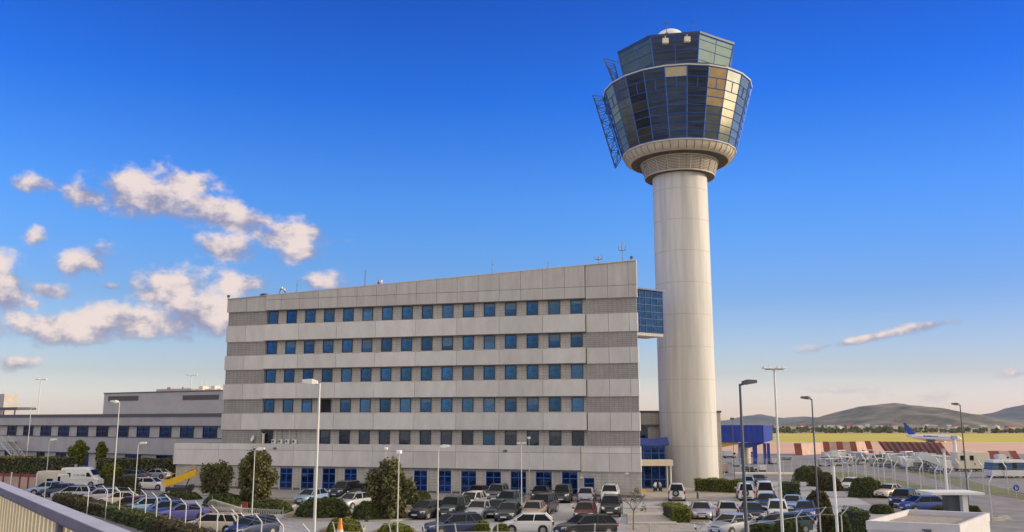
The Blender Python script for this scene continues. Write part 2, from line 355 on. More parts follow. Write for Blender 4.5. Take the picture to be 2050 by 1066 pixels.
# paved ring road in the foreground
flat('perimeter_road', GP([(90, 1012), (200, 1036), (300, 1068), (420, 1120), (300, 1300), (-300, 1200), (-200, 1010)]), .012, M['asphalt'])
flat('road_kerb', GP([(95, 1008), (205, 1033), (310, 1066), (420, 1110), (425, 1106), (315, 1064), (210, 1031), (98, 1006)]), .12, M['kerb'], .12)
flat('road_line', GP([(130, 1040), (230, 1070), (330, 1110), (330, 1106), (232, 1067), (132, 1038)]), .020, M['line'])
# dry verge between car park and airside
flat('verge_grass', GP([(1500, 953), (1590, 953), (1700, 958), (1800, 975), (1900, 1000), (1900, 985), (1800, 962), (1700, 946), (1590, 946), (1500, 947)]), .02, M['turf'])
flat('airside_verge', GP([(1665, 930), (1730, 927), (1840, 950), (1950, 985), (2060, 1003), (2060, 990), (1960, 968), (1850, 940), (1760, 922), (1690, 921)]), .016, M['turf'])
flat('verge_kerb', GP([(1470, 952), (1590, 952.5), (1590, 950), (1470, 950)]), .30, M['cream'], .30)
flat('access_road', GP([(1800, 1070), (1900, 1030), (2000, 1020), (2100, 1022), (2200, 1100), (1900, 1200), (1750, 1150)]), .012, M['asphalt'])
# parking bay lines: along the normal of the facade
FA = R(15.99)
b = MB()
def bay(px, py, L):
    p = G(px, py); d = Vector((-math.sin(R(9.5)), -math.cos(R(9.5)), 0)); n = Vector((d.y, -d.x, 0)) * .06
    q = p + d * L; b.face([(p.x + n.x, p.y + n.y, .014), (p.x - n.x, p.y - n.y, .014), (q.x - n.x, q.y - n.y, .014), (q.x + n.x, q.y + n.y, .014)])
for px in (1108, 1153, 1198, 1245): bay(px, 1031, 5)
for px in (900, 945, 990, 1035, 1062, 1110, 1152, 1200, 1246): bay(px, 1004.5, 4.6)
for px in (1376, 1420, 1464, 1508, 1552): bay(px, 1004, 5)
for px in (1389, 1436, 1484, 1530, 1578): bay(px, 1047, 5)
tag(b.build('parking_bay_lines', M['line']), kind='structure')
# ------------------------------------------------------------------ main office building
BO = Vector((7.2, 100, 0)); ca, sa = math.cos(FA), math.sin(FA)
def FS(px, py, off=0):
    """facade coordinate s and height z of the wall plane seen at a pixel (off = metres in front of the plane)"""
    d = ray(px, py); n = Vector((sa, ca, 0)); O = BO - n * off
    t = (O.x * n.x + O.y * n.y) / (d.x * n.x + d.y * n.y)
    P = d * t; return (P.x - O.x) * ca - (P.y - O.y) * sa, P.z + EYE
bld = empty('office_building', BO, -FA)
tag(bld, 'long beige six storey office block with rows of blue windows beside the control tower', 'building')
SL = FS(446, 750)[0]; SR = 7.02; SLL = FS(347.5, 910)[0]
SC0 = FS(526, 740)[0]; SC1 = FS(1173, 740)[0]
ZR = FS(1268, 522)[1]; ZL = FS(450, 600)[1]
def ztop(s): return ZL + (ZR - ZL) * (s - SL) / (SR - SL)
ROWS = [22.07, 18.25, 14.72, 11.06, 7.32]; OPEN = 1.85
WALL = .62            # wall plane sits this far behind the spandrel faces
DEP = 14
def bx_top(b, s0, s1, y0, y1, z0, zt, mi=None):
    v = [(s0, y0, z0), (s1, y0, z0), (s1, y1, z0), (s0, y1, z0)]
    w = [(s0, y0, zt(s0)), (s1, y0, zt(s1)), (s1, y1, zt(s1)), (s0, y1, zt(s0))]
    b.loft([v, w], mi=mi)
# core
b = MB()
bk = .15 * DEP
b.loft([[(SL + .3, WALL, 0), (SR - .25, WALL, 0), (SR - .3 - bk, DEP, 0), (SL + .3, DEP, 0)],
        [(SL + .3, WALL, ztop(SL) - 1.6), (SR - .25, WALL, ztop(SR) - 1.6), (SR - .3 - bk, DEP, ztop(SR) - 1.6), (SL + .3, DEP, ztop(SL) - 1.6)]])
b.box(SLL + .25, SL + .28, WALL, DEP, 0, 5.0)
core = b.build('wall', M['tile'], bld)
b = MB(); b.box(SLL + .5, SL + .2, WALL + .3, DEP - .3, 5.003, 5.06); b.build('terrace_roof', M['roof'], bld)
# tile bands at the two ends of every storey
for r in ROWS:
    for s0, s1 in ((SL + .12, SC0 - .02), (SC1 + .02, SR - .12)):
        b = MB(); b.box(s0, s1, WALL - .22, WALL - .003, r - OPEN - .1, r - .08); b.build('tile_band', M['tile_dark'], bld)
def joints(s0, s1, step, first):
    e = [s0]; x = first
    while x < s1 - .3:
        if x > s0 + .3: e.append(x)
        x += step
    return e + [s1]
GAPW = .035
def spandrel(z0, z1, name='spandrel', parapet=False):
    b = MB()
    # centre
    for a, c in zip(*(lambda e: (e, e[1:]))(joints(SC0, SC1, 5.2, -39 - 1.3 + .05))):
        b.box(a + GAPW / 2, c - GAPW / 2, 0, .55, z0, z1, mi=0)
        b.box(a + GAPW / 2 + .01, c - GAPW / 2 - .01, .02, WALL - .004, z0 + .002, z1 - .002, mi=0)
    # recessed soffit lip, coloured dark to paint the shadow line under the spandrel
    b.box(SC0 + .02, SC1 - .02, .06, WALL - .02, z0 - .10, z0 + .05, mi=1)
    for (p, q, fst) in ((SL, SC0 - .05, SL + 2.5), (SC1 + .05, SR, SC1 + 2.6)):
        e = [p, (p + q) / 2, q] if q - p > 4.6 or p < -30 else joints(p, q, 2.4, fst)
        if p > 0: e = [p, p + 2.55, p + 4.9 if q - p > 5.6 else q - .75, q]
        for a, c in zip(e, e[1:]):
            b.box(a + GAPW / 2, c - GAPW / 2, .22, WALL - .006, z0 - .08, z1, mi=0)
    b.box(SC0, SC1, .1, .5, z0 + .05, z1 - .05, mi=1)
    return b.build(name, [M['panel'], M['joint']], bld)
for k in range(4): spandrel(ROWS[k + 1], ROWS[k] - OPEN)
# parapet: a course of level panels, then the sloping course above
b = MB()
zc = FS(1130, 576)[1]
for r0 in (0,):
    e = joints(SC0, SC1, 2.6, -39 - 1.3 + .05)
    for a, c in zip(e, e[1:]):
        z1 = min(zc, ztop(a) - .4)
        b.box(a + GAPW / 2, c - GAPW / 2, 0, WALL - .01, ROWS[0], min(zc, ztop(a)) - .02, mi=0)
        if ztop(c) > zc + .15: bx_top(b, a + GAPW / 2, c - GAPW / 2, 0, WALL - .01, zc + .02 if ztop(a) > zc + .1 else min(zc, ztop(a)) + .0, lambda s: ztop(s))
    b.box(SC0 + .02, SC1 - .02, .06, WALL - .02, ROWS[0] - .10, ROWS[0] + .05, mi=1)  # dark lip paints the shadow line below the parapet course
    for e in ([SL, (SL + SC0) / 2, SC0 - .05], [SC1 + .05, SC1 + 2.6, SC1 + 4.95, SR]):
        for a, c in zip(e, e[1:]):
            if a > -20:
                b.box(a + GAPW / 2, c - GAPW / 2, .12, WALL - .008, ROWS[0] - .08, zc - .02)
                bx_top(b, a + GAPW / 2, c - GAPW / 2, .12, WALL - .008, zc + .02, lambda s: ztop(s))
            else: bx_top(b, a + GAPW / 2, c - GAPW / 2, .12, WALL - .008, ROWS[0] - .08, lambda s: ztop(s))
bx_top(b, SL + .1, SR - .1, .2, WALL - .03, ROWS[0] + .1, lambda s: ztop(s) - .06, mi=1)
bx_top(b, SL + .1, SR - 4.5, DEP - .4, DEP, 20, lambda s: ztop(s) - .1)
b.loft([[(SL + .1, .7, 19), (SL + .4, .7, 19), (SL + .4, DEP - .5, 19), (SL + .1, DEP - .5, 19)], [(SL + .1, .7, ztop(SL)), (SL + .4, .7, ztop(SL)), (SL + .4, DEP - .5, ztop(SL)), (SL + .1, DEP - .5, ztop(SL))]])
b.build('parapet', [M['panel2'], M['joint']], bld)
b = MB(); b.loft([[(SL, -.04, ztop(SL) + .003), (SL, .66, ztop(SL) + .003), (SL, .66, ztop(SL) + .09), (SL, -.04, ztop(SL) + .09)],
                  [(SR, -.04, ztop(SR) + .003), (SR, .66, ztop(SR) + .003), (SR, .66, ztop(SR) + .09), (SR, -.04, ztop(SR) + .09)]])
b.build('coping', M['panel'], bld)
# plinth band over the ground floor
b = MB(); PZ0, PZ1 = 2.95, 5.52; PC1 = FS(1162, 925)[0]; zj = FS(1000, 906)[1]
e = joints(SLL, PC1, 5.2, -39 - 1.3 + .05 - 5.2)
for a, c in zip(e, e[1:]):
    b.box(a + GAPW / 2, c - GAPW / 2, -.02, WALL - .004, PZ0, zj - .015); b.box(a + GAPW / 2, c - GAPW / 2, -.02, WALL - .004, zj + .015, PZ1)
b.box(FS(750, 925)[0], PC1, .06, WALL - .02, PZ0 - .12, PZ0 + .04, mi=1)
e = [PC1 + .03, FS(1219, 925)[0], FS(1264, 925)[0], SR]
for a, c in zip(e, e[1:]):
    b.box(a + GAPW / 2, c - GAPW / 2, .18, WALL - .006, PZ0 - .12, zj - .015); b.box(a + GAPW / 2, c - GAPW / 2, .18, WALL - .006, zj + .015, PZ1)
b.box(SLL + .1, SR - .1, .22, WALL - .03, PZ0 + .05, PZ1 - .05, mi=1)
b.box(SLL + .02, SLL + .35, .7, DEP, PZ0, PZ1, mi=0)
b.box(SLL + .02, SR - .02, WALL + .003 - .5, WALL - .01, PZ1 - .03, PZ1 + .04, mi=0)
b.build('plinth_band', [M['panel'], M['joint']], bld)
# ground floor wall face
b = MB(); b.box(SLL + .2, SR - .05, WALL - .25, WALL - .003, 0, PZ0 - .13); b.build('ground_floor_wall', M['tile_ground'], bld)
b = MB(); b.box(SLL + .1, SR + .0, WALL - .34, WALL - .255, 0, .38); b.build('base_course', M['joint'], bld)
# upper windows
WPROTO = {}
def upper_window(s, zt, w=1.36, h=1.6, pane='pane'):
    k = (w, h)
    if k not in WPROTO:
        b = MB(); t = .07
        b.box(-w / 2, -w / 2 + t, -.12, .08, -h, 0); b.box(w / 2 - t, w / 2, -.12, .08, -h, 0)
        b.box(-w / 2 + t, w / 2 - t, -.12, .08, -t, 0); b.box(-w / 2 + t, w / 2 - t, -.12, .08, -h, -h + t)
        b.box(-w / 2 - .08, w / 2 + .08, -.22, .08, -h - .09, -h - .003, mi=1)
        f = b.build('window', [M['frame_dark'], M['frame_stone']], bld)
        b = MB(); b.face([(-w / 2 + t, -.04, -h + t), (w / 2 - t, -.04, -h + t), (w / 2 - t, -.04, -t), (-w / 2 + t, -.04, -t)])
        g = b.build('pane', M[pane], f)
        for sl_ in g.material_slots: sl_.link = 'OBJECT'; sl_.material = M[pane]
        WPROTO[k] = (f, g); f.location = (s, WALL - .005, zt); return f, g
    f0, g0 = WPROTO[k]
    f = f0.copy(); col.objects.link(f); f.parent = bld; f.location = (s, WALL - .005, zt)
    g = g0.copy(); col.objects.link(g); g.parent = f
    g.material_slots[0].link = 'OBJECT'; g.material_slots[0].material = M[pane]
    return f, g
wr = random.Random(3)
for k, r in enumerate(ROWS):
    for i in range(16):
        s = -2.6 * (15 - i)
        if k == 4 and i in (1, 2): continue
        p = 'pane' if k < 4 else 'pane_dark'
        if k < 4 and wr.random() < .25: p = 'pane_b'
        if k == 4 and i in (11,): p = 'pane_b'
        if k == 3 and i == 3: p = 'open'
        f, g = upper_window(s, r - .14, pane=p)
        g.rotation_euler = (R(wr.uniform(-.4, .4)), 0, R(wr.uniform(-.5, .5)))
        if p != 'open' and wr.random() < .4:
            hb = wr.choice((.35, .5, .7, 1.0)); b = MB(); b.face([(-.58, -.045, -.08 - hb), (.58, -.045, -.08 - hb), (.58, -.045, -.08), (-.58, -.045, -.08)]); b.build('blind', M['blindb'] if k < 4 else M['blindg'], f)
# raised half blinds behind some windows on the lowest row
# ground floor windows
def ground_window(px0, px1, py0, py1, cross=True, door=False):
    s0 = FS(px0, 950, -WALL + .3)[0]; s1 = FS(px1, 950, -WALL + .3)[0]; z1 = FS((px0 + px1) / 2, py0, -WALL + .3)[1]; z0 = max(.05 if door else .2, FS((px0 + px1) / 2, py1, -WALL + .3)[1])
    w = s1 - s0; h = z1 - z0; t = .09
    b = MB(); y0, y1 = -.06, .05
    b.box(0, t, y0, y1, 0, h); b.box(w - t, w, y0, y1, 0, h); b.box(t, w - t, y0, y1, h - t, h); b.box(t, w - t, y0, y1, 0, t)
    b.box(-.12, 0 - .002, y0 - .03, y1, -.1, h + .02, mi=1); b.box(w + .002, w + .12, y0 - .03, y1, -.1, h + .02, mi=1); b.box(-.12, w + .12, y0 - .06, y1, -.22, -.102, mi=1)
    if cross: b.box(w / 2 - .05, w / 2 + .05, y0 + .01, y1, t + .001, h - t - .001)
    fr = (.27, .68) if h > 1.9 else (.45,)
    for q in fr: b.box(t + .001, w / 2 - .051 if cross else w - t - .001, y0 + .012, y1, h * (1 - q) - .05, h * (1 - q) + .05); (b.box(w / 2 + .051, w - t - .001, y0 + .012, y1, h * (1 - q) - .05, h * (1 - q) + .05) if cross else None)
    f = b.build('door' if door else 'window', [M['frame'], M['frame_stone']], bld, loc=(s0, WALL - .29, z0))
    b = MB(); b.face([(t, -.01, t), (w - t, -.01, t), (w - t, -.01, h - t), (t, -.01, h - t)]); b.build('pane', M['pane_ground'], f)
for a in ((561, 586, 937, 981), (603.5, 629, 937, 982), (646, 672, 937.5, 983), (690, 715, 938, 983), (738, 764, 939, 985), (784, 808, 939.5, 986), (829, 856, 942, 989), (877, 904, 942, 991), (923.5, 954, 943, 992), (973, 1003.5, 944, 992)):
    ground_window(*a)
ground_window(1022.5, 1054, 944, 997, door=True); ground_window(1072.5, 1105, 945, 993); ground_window(1125, 1156.5, 945, 997, door=True); ground_window(1169, 1190, 957, 982, cross=False)
# wall lamps on the facade
for px, py in ((551, 898), (1012, 903), (1255, 949), (1164, 957)):
    s, z = FS(px, py); b = MB(); b.cb(0, -.12, 0, .38, .26, .16); b.cb(0, -.04, .1, .1, .1, .1); b.build('wall_lamp', M['lampdark'] if py < 940 else M['lampwhite'], bld, loc=(s, .02 if py < 940 else WALL - .3, z))
# vertical rainwater pipe on the low wing
# ------------------------------------------------------------------ things on its terrace ledge and roof
def FW(s, y, z): return Vector((BO.x + s * ca + y * sa, BO.y - s * sa + y * ca, z))
units = []
for i, px in enumerate((546, 559, 573, 587)):
    s, z = FS(px, 885)
    t = empty('air_conditioner', FW(s, .28, 5.57), -FA)
    b = MB(); b.box(-.27, .27, -.14, .14, .04, .52); b.box(-.25, -.18, -.12, .12, 0, .04); b.box(.18, .25, -.12, .12, 0, .04); b.build('housing', M['white'], t)
    b = MB(); b.lathe([(.02, 0), (.17, 0)], 16); o = b.build('fan_grille', M['lampdark'], t, loc=(-.06, -.146, .28)); o.rotation_euler = (R(90), 0, 0)
    b = MB(); b.bar((.2, 0, .5), (.2, 0, 1.7), .03); b.build('pipe', M['steel_dark'] if i % 2 else M['cream'], t)
    tag(t, ['leftmost small white air conditioner on the first floor ledge', 'second white air conditioner from the left on the ledge', 'third white air conditioner from the left on the ledge', 'rightmost of the four white air conditioners on the ledge'][i], 'air conditioner', 'air conditioners on the ledge under the lowest window row')
s, z = FS(525, 880); t = empty('duct_box', FW(s, .22, 5.57), -FA); b = MB(); b.box(-.12, .12, -.12, .12, 0, 1.15); b.build('duct', M['cream'], t); b = MB(); b.box(-.18, .18, -.16, .16, 1.153, 1.22); b.build('lid', M['white'], t); tag(t, 'narrow cream duct standing on the ledge left of the air conditioners', 'duct')
s, z = FS(505, 880)
t = empty('satellite_dish', FW(s, .3, 5.57), -FA); b = MB(); b.bar((0, 0, 0), (0, 0, .55), .04); b.build('mast', M['steel_dark'], t); b = MB(); b.lathe([(.0, .0), (.2, .03), (.4, .14)], 20); o = b.build('dish', M['white'], t, 40, (0, -.05, .6)); o.rotation_euler = (R(70), 0, R(-30)); tag(t, 'small white satellite dish on the ledge above the round tree', 'satellite dish')
def roof_at(px, py):
    s, z = FS(px, py, -.3); return s, ztop(s) + .09
def ant(px, py_top, kind, label):
    s, z0 = roof_at(px, 550); z1 = FS(px, py_top, -.3)[1]; h = max(.3, z1 - z0)
    t = empty('antenna', FW(s, .35, z0), -FA)
    b = MB(); b.bar((0, 0, 0), (0, 0, h), .035 if kind != 'thick' else .06, 6, .02 if kind == 'thin' else None); b.cb(0, 0, .03, .3, .3, .06); b.build('mast', M['steel_dark'], t)
    if kind == 'fork':
        b = MB(); zz = h * .5
        for q in (-.42, .42): b.bar((0, 0, zz), (q, 0, zz + .1), .035); b.bar((q, 0, zz + .1), (q, 0, zz + .55), .045)
        b.bar((0, .0, zz - .1), (0, -.35, zz), .03); b.bar((0, -.35, zz), (0, -.35, zz + .4), .04)
        b.build('aerial', M['steel_dark'], t)
    if kind == 'thin':
        b = MB(); b.bar((0, 0, h * .5), (.12, 0, h * .62), .02); b.build('aerial', M['steel_dark'], t)
    tag(t, label, 'antenna', 'antennas on the office roof'); return t
ant(1247, 481, 'fork', 'tallest roof antenna with forked arms near the right end of the office roof')
ant(1199, 513, 'fork', 'short forked roof antenna left of the tallest one')
ant(1097, 521, 'thin', 'very short thin antenna right of the middle of the office roof')
ant(985, 516, 'thin', 'thin upright roof antenna alone near the middle of the office roof')
ant(731, 541, 'thick', 'thick grey rod antenna left of the small cream roof beacon')
ant(595, 560, 'thin', 'thin roof antenna right of the black and white camera tripod')
s, z = roof_at(758, 560); t = empty('roof_beacon', FW(s, .35, z), -FA); b = MB(); b.lathe([(.16, 0), (.16, .25), (.08, .3), (.1, .35), (.1, .5)], 12, cap=True); b.build('beacon_base', M['redfade'], t); b = MB(); b.cb(.25, 0, .4, .35, .3, .3); b.bar((.1, 0, .4), (.2, 0, .4), .05); b.build('sensor', M['cream'], t); tag(t, 'small brown and cream beacon on the roof right of the thick rod', 'beacon')
s, z = roof_at(566, 580); t = empty('camera_tripod', FW(s, .35, z), -FA); b = MB(); b.bar((-.5, 0, 0), (-.3, 0, .75), .05); b.bar((.5, 0, 0), (.0, 0, .6), .07); b.bar((-.3, 0, .6), (.0, 0, .6), .05); b.build('tripod', M['lampdark'], t); b = MB(); b.cb(-.25, 0, .8, .3, .25, .22); b.cb(.15, 0, .55, .25, .25, .2); b.build('camera_head', M['cream'], t); tag(t, 'black and cream equipment tripod near the left end of the office roof', 'tripod')
s, z = roof_at(529, 590); t = empty('roof_vent', FW(s, .35, z), -FA); b = MB(); b.lathe([(.55, 0), (.6, .1), (.35, .26), (0, .3)], 16); b.build('cowl', M['lampdark'], t, 40); b = MB(); b.lathe([(.5, -.02), (.5, .05)], 16, cap=True); b.build('collar', M['steel'], t, 40); tag(t, 'low dark round vent at the left part of the office roof', 'vent')
for px, py, lb in ((459, 593, 'small dark floodlight on the left corner of the office roof'), (1265, 512, 'small dark floodlight on the right corner of the office roof')):
    s, z = roof_at(px, 560); t = empty('floodlight', FW(s, .35, z), -FA); b = MB(); b.bar((0, 0, 0), (0, 0, .2), .04); b.build('bracket', M['steel_dark'], t); b = MB(); b.cb(0, 0, .36, .3, .22, .3); b.build('lamp_head', M['lampdark'], t); tag(t, lb, 'floodlight', 'floodlights on the roof corners')
# ------------------------------------------------------------------ control tower
TX, TY = 23.46, 120.0
def ZT(py, Y=TY): return EYE + Y * math.tan(math.atan((533 - py) / FPX) + PITCH)
tw = empty('control_tower', (TX, TY, 0)); tag(tw, 'tall pale round control tower with two tiers of dark outward leaning glass', 'control tower')
FACE = math.atan2(TX, TY)   # turn so that a facet faces the road
b = MB(); zs = [0]
while zs[-1] < 41.5: zs.append(zs[-1] + .5)
b.lathe([(3.76, 0), (3.76, 0.02)] + [(3.76, z) for z in zs[1:]] + [(3.76, 42.0)], 96)
sh = b.build('shaft', M['shaft'], tw, 40)
for z in (5.1, 9.4, 13.7, 18.0, 22.3, 26.6, 30.9, 35.2, 39.5):
    b = MB(); b.lathe([(3.755, z - .04), (3.77, z - .035), (3.77, z + .035), (3.755, z + .04)], 96); b.build('casting_joint', M['tile_ground'], tw, 40)
# collar, soffits, ring
zc0, zc1, zr0, zr1 = 33.5 + EYE, 35.62 + EYE, 35.66 + EYE, 36.95 + EYE
b = MB(); b.lathe([(4.72, zc0), (5.35, zc1)], 40); b.build('louvre_collar', M['louver'], tw, 30)
b = MB()
for i in range(20):
    a = 2 * math.pi * i / 20 - FACE
    for q in (0,): b.bar((4.74 * math.sin(a), -4.74 * math.cos(a), zc0), (5.37 * math.sin(a), -5.37 * math.cos(a), zc1), .045, 4)
for z, r in ((zc0, 4.78), (zc1 - .12, 5.34)): b.lathe([(r, z), (r + .05, z), (r + .05, z + .12), (r, z + .12)], 40)
b.build('collar_rib', M['beige'], tw)
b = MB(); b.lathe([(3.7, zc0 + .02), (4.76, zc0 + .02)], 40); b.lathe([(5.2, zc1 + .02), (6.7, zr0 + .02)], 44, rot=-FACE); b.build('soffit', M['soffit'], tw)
NS = 22; HF = math.pi / NS
b = MB(); b.lathe([(6.7, zr0), (7.05, zr0 + .12), (7.45, zr0 + .5), (7.68, zr1 - .2)], 44, rot=-FACE); b.build('ring_band', M['beige'], tw, 30)
b = MB(); b.lathe([(7.7, zr1 - .19), (7.9, zr1 - .16), (7.92, zr1 + .0), (7.75, zr1 + .02)], NS, rot=HF - FACE); b.build('ring_lip', M['panel'], tw)
b = MB()
for i in range(44):
    a = 2 * math.pi * i / 44 - FACE; b.bar((7.08 * math.sin(a), -7.08 * math.cos(a), zr0 + .12), (7.48 * math.sin(a), -7.48 * math.cos(a), zr0 + .5), .03, 4); b.bar((7.48 * math.sin(a), -7.48 * math.cos(a), zr0 + .5), (7.7 * math.sin(a), -7.7 * math.cos(a), zr1 - .2), .03, 4)
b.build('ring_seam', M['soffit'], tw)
# lower glazed drum
zg0, zg1 = 36.97 + EYE, 46.05 + EYE; RG0, RG1 = 7.85, 10.3
def rg(z): t = (z - zg0) / (zg1 - zg0); return RG0 + (RG1 - RG0) * t
fr = [1, .85, .70, .585, .46, .345, .215, .105, 0]
names = ['tglass', 'tglass_blue', 'tglass_gold_refl', 'tglass_silver_refl', 'tglass_grey_refl', 'blind']
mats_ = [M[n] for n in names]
b = MB(); bb = MB(); tr = random.Random(11)
# column colours painting reflections into the glass, counted from the facet that faces the road (0), positive to the right
REFL_TINT = {0: 0, 1: 0, 2: 2, 3: 3, 4: 1, 5: 1, -1: 0, -2: 4, -3: 4, -4: 2, -5: 4}
def pt(r, a, z): return (r * math.sin(a), -r * math.cos(a), z)
for i in range(NS):
    k = i if i <= NS // 2 else i - NS
    a0 = 2 * math.pi * (i - .5) / NS - FACE; a1 = 2 * math.pi * (i + .5) / NS - FACE
    for j in range(8):
        zt, zb = zg0 + (zg1 - zg0) * fr[j], zg0 + (zg1 - zg0) * fr[j + 1]
        ti = REFL_TINT.get(k, 1 if tr.random() < .5 else 0)
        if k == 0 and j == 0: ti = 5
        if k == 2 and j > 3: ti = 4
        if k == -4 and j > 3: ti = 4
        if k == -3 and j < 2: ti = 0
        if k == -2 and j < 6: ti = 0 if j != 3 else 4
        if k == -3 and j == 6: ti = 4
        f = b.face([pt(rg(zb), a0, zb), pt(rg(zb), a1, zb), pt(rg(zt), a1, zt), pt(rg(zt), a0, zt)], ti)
        if j == 1:
            am = (a0 + a1) / 2; ri = math.cos(HF) + .004
            bb.bar(pt(rg(zb) * ri, am, zb), pt(rg(zt) * ri, am, zt), .05, 4)
    for j in range(9):
        z = zg0 + (zg1 - zg0) * fr[j]; bb.bar(pt(rg(z) + .02, a0, z), pt(rg(z) + .02, a1, z), .06 if 0 < j < 8 else .10, 4)
    bb.bar(pt(RG0 + .02, a0, zg0), pt(RG1 + .02, a0, zg1), .07, 4)
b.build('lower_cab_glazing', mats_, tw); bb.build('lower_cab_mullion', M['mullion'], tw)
b = MB(); b.lathe([(0, zg1 + .05), (RG1 + .12, zg1 + .02), (RG1 + .16, zg1 + .18), (RG1 - .2, zg1 + .22), (0, zg1 + .3)], NS, rot=HF - FACE); b.build('lower_cab_roof', M['panel'], tw)
b = MB(); b.lathe([(RG1 - .3, zg1 + .2), (RG1 - .3, zg1 + .55)], NS, rot=HF - FACE); b.build('roof_gutter', M['frame_dark'], tw)
# upper cab (octagon)
zu0, zu1 = zg1 + .3, 51.3 + EYE; RU0, RU1 = 7.35, 8.55
def ru(z): return RU0 + (RU1 - RU0) * (z - zu0) / (zu1 - zu0)
b = MB(); bb = MB(); frs = [1, .86, .62, .33, 0]; H8 = math.pi / 8
for i in range(8):
    a0 = 2 * math.pi * (i - .5) / 8 - FACE; a1 = 2 * math.pi * (i + .5) / 8 - FACE
    for h in range(2):
        for j in range(4):
            zt, zb = zu0 + (zu1 - zu0) * frs[j], zu0 + (zu1 - zu0) * frs[j + 1]
            def lp(z, t): P = Vector(pt(ru(z), a0, z)); Q = Vector(pt(ru(z), a1, z)); return P.lerp(Q, t)
            ti = {0: 0, 1: 3, 7: 4, 2: 1, 6: 0}.get(i, 1)  # facet colours paint differing reflections into the glass
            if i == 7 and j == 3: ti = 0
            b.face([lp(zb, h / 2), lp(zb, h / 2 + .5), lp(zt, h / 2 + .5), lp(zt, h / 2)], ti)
            n = Vector((math.sin((a0 + a1) / 2), -math.cos((a0 + a1) / 2), 0)) * .01
            bb.bar(lp(zt, h / 2) + n, lp(zt, h / 2 + .5) + n, .05 if j else .12, 4)
    bb.bar(Vector(pt(ru(zu0), a0, zu0)), Vector(pt(ru(zu1), a0, zu1)), .08, 4)
    bb.bar(lp(zu0, .5) + n, lp(zu1, .5) + n, .05, 4)
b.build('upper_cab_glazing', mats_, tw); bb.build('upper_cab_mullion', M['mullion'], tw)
b = MB(); b.lathe([(0, zu1 + .03), (RU1 + .15, zu1 + .02), (RU1 + .2, zu1 + .3), (RU1 - .5, zu1 + .42), (0, zu1 + .6)], 8, rot=H8 - FACE); b.build('upper_cab_roof', M['frame_dark'], tw)
b = MB(); b.lathe([(2.1, 0), (2.1, .9), (1.95, 1.5), (1.5, 2.0), (.85, 2.35), (.3, 2.47), (0, 2.5)], 32); b.build('radome', M['white'], tw, 50, (-1.3, -3.2, zu1 + .4))
for X, Y, H_ in ((-2.3, -6.2, 2.6), (1.35, -6.3, 2.7), (-4.8, -5, 1.4), (3.6, -5, 1.5), (5.5, -3, 1.2)):
    b = MB(); b.bar((0, 0, 0), (0, 0, H_), .04); 
    if H_ > 2: b.bar((-.35, 0, H_ * .8), (.35, 0, H_ * .8), .035); b.bar((0, 0, H_ - .3), (0, 0, H_), .09); b.cb(0, 0, .35, .35, .35, .7)
    b.build('mast', M['steel_dark'], tw, loc=(X, Y, zu1 + .35))
for A_ in (-.155, .2):
    b = MB(); b.cb(0, 0, 0, .8, .5, .7); b.cb(0, 0, .5, .1, .1, .5); b.build('obstruction_light', M['cream'], tw, loc=(8.15 * math.sin(A_ - FACE), -8.15 * math.cos(A_ - FACE), zu1 - .75))
# maintenance gantries that hang down the left side of both cabs
def gantry(pi0, pi1, po0, po1, n, name):
    b = MB(); rx, ry = math.cos(FACE), math.sin(FACE)      # left of the view line
    def P(r, z, w): return Vector((-rx * r + ry * w, ry * r + rx * w, z))
    I = [(pi0[0] + (pi1[0] - pi0[0]) * t / n, pi0[1] + (pi1[1] - pi0[1]) * t / n) for t in range(n + 1)]
    O = [(po0[0] + (po1[0] - po0[0]) * t / n, po0[1] + (po1[1] - po0[1]) * t / n) for t in range(n + 1)]
    for w in (-.55, .55):
        for k in range(n):
            b.bar(P(*I[k], w), P(*I[k + 1], w), .07, 4); b.bar(P(*O[k], w), P(*O[k + 1], w), .10, 4)
            b.bar(P(*I[k], w), P(*O[k], w), .05, 4); b.bar(P(*I[k + (k % 2)], w), P(*O[k + 1 - (k % 2)], w), .045, 4)
        b.bar(P(*I[n], w), P(*O[n], w), .06, 4)
    for k in range(n + 1): b.bar(P(*I[k], -.55), P(*I[k], .55), .05, 4); b.bar(P(*O[k], -.55), P(*O[k], .55), .07, 4)
    # curved head that reaches over the roof
    b.bar(P(O[0][0], O[0][1], 0), P(O[0][0] + .25, O[0][1] + .7, 0), .07, 4); b.bar(P(O[0][0] + .25, O[0][1] + .7, 0), P((O[0][0] + I[0][0]) / 2 + .3, O[0][1] + .55, 0), .07, 4)
    b.bar(P((O[0][0] + I[0][0]) / 2 + .3, O[0][1] + .55, 0), P(I[0][0] - .5, I[0][1] + .4, 0), .07, 4)
    b.build(name, M['gantry'], tw)
gantry((10.45, 46.0 + EYE), (8.15, 37.0 + EYE), (11.75, 46.0 + EYE), (8.95, 35.7 + EYE), 9, 'cleaning_gantry')
gantry((8.7, 51.0 + EYE), (7.9, 47.3 + EYE), (10.0, 51.5 + EYE), (8.6, 47.6 + EYE), 4, 'cleaning_gantry')
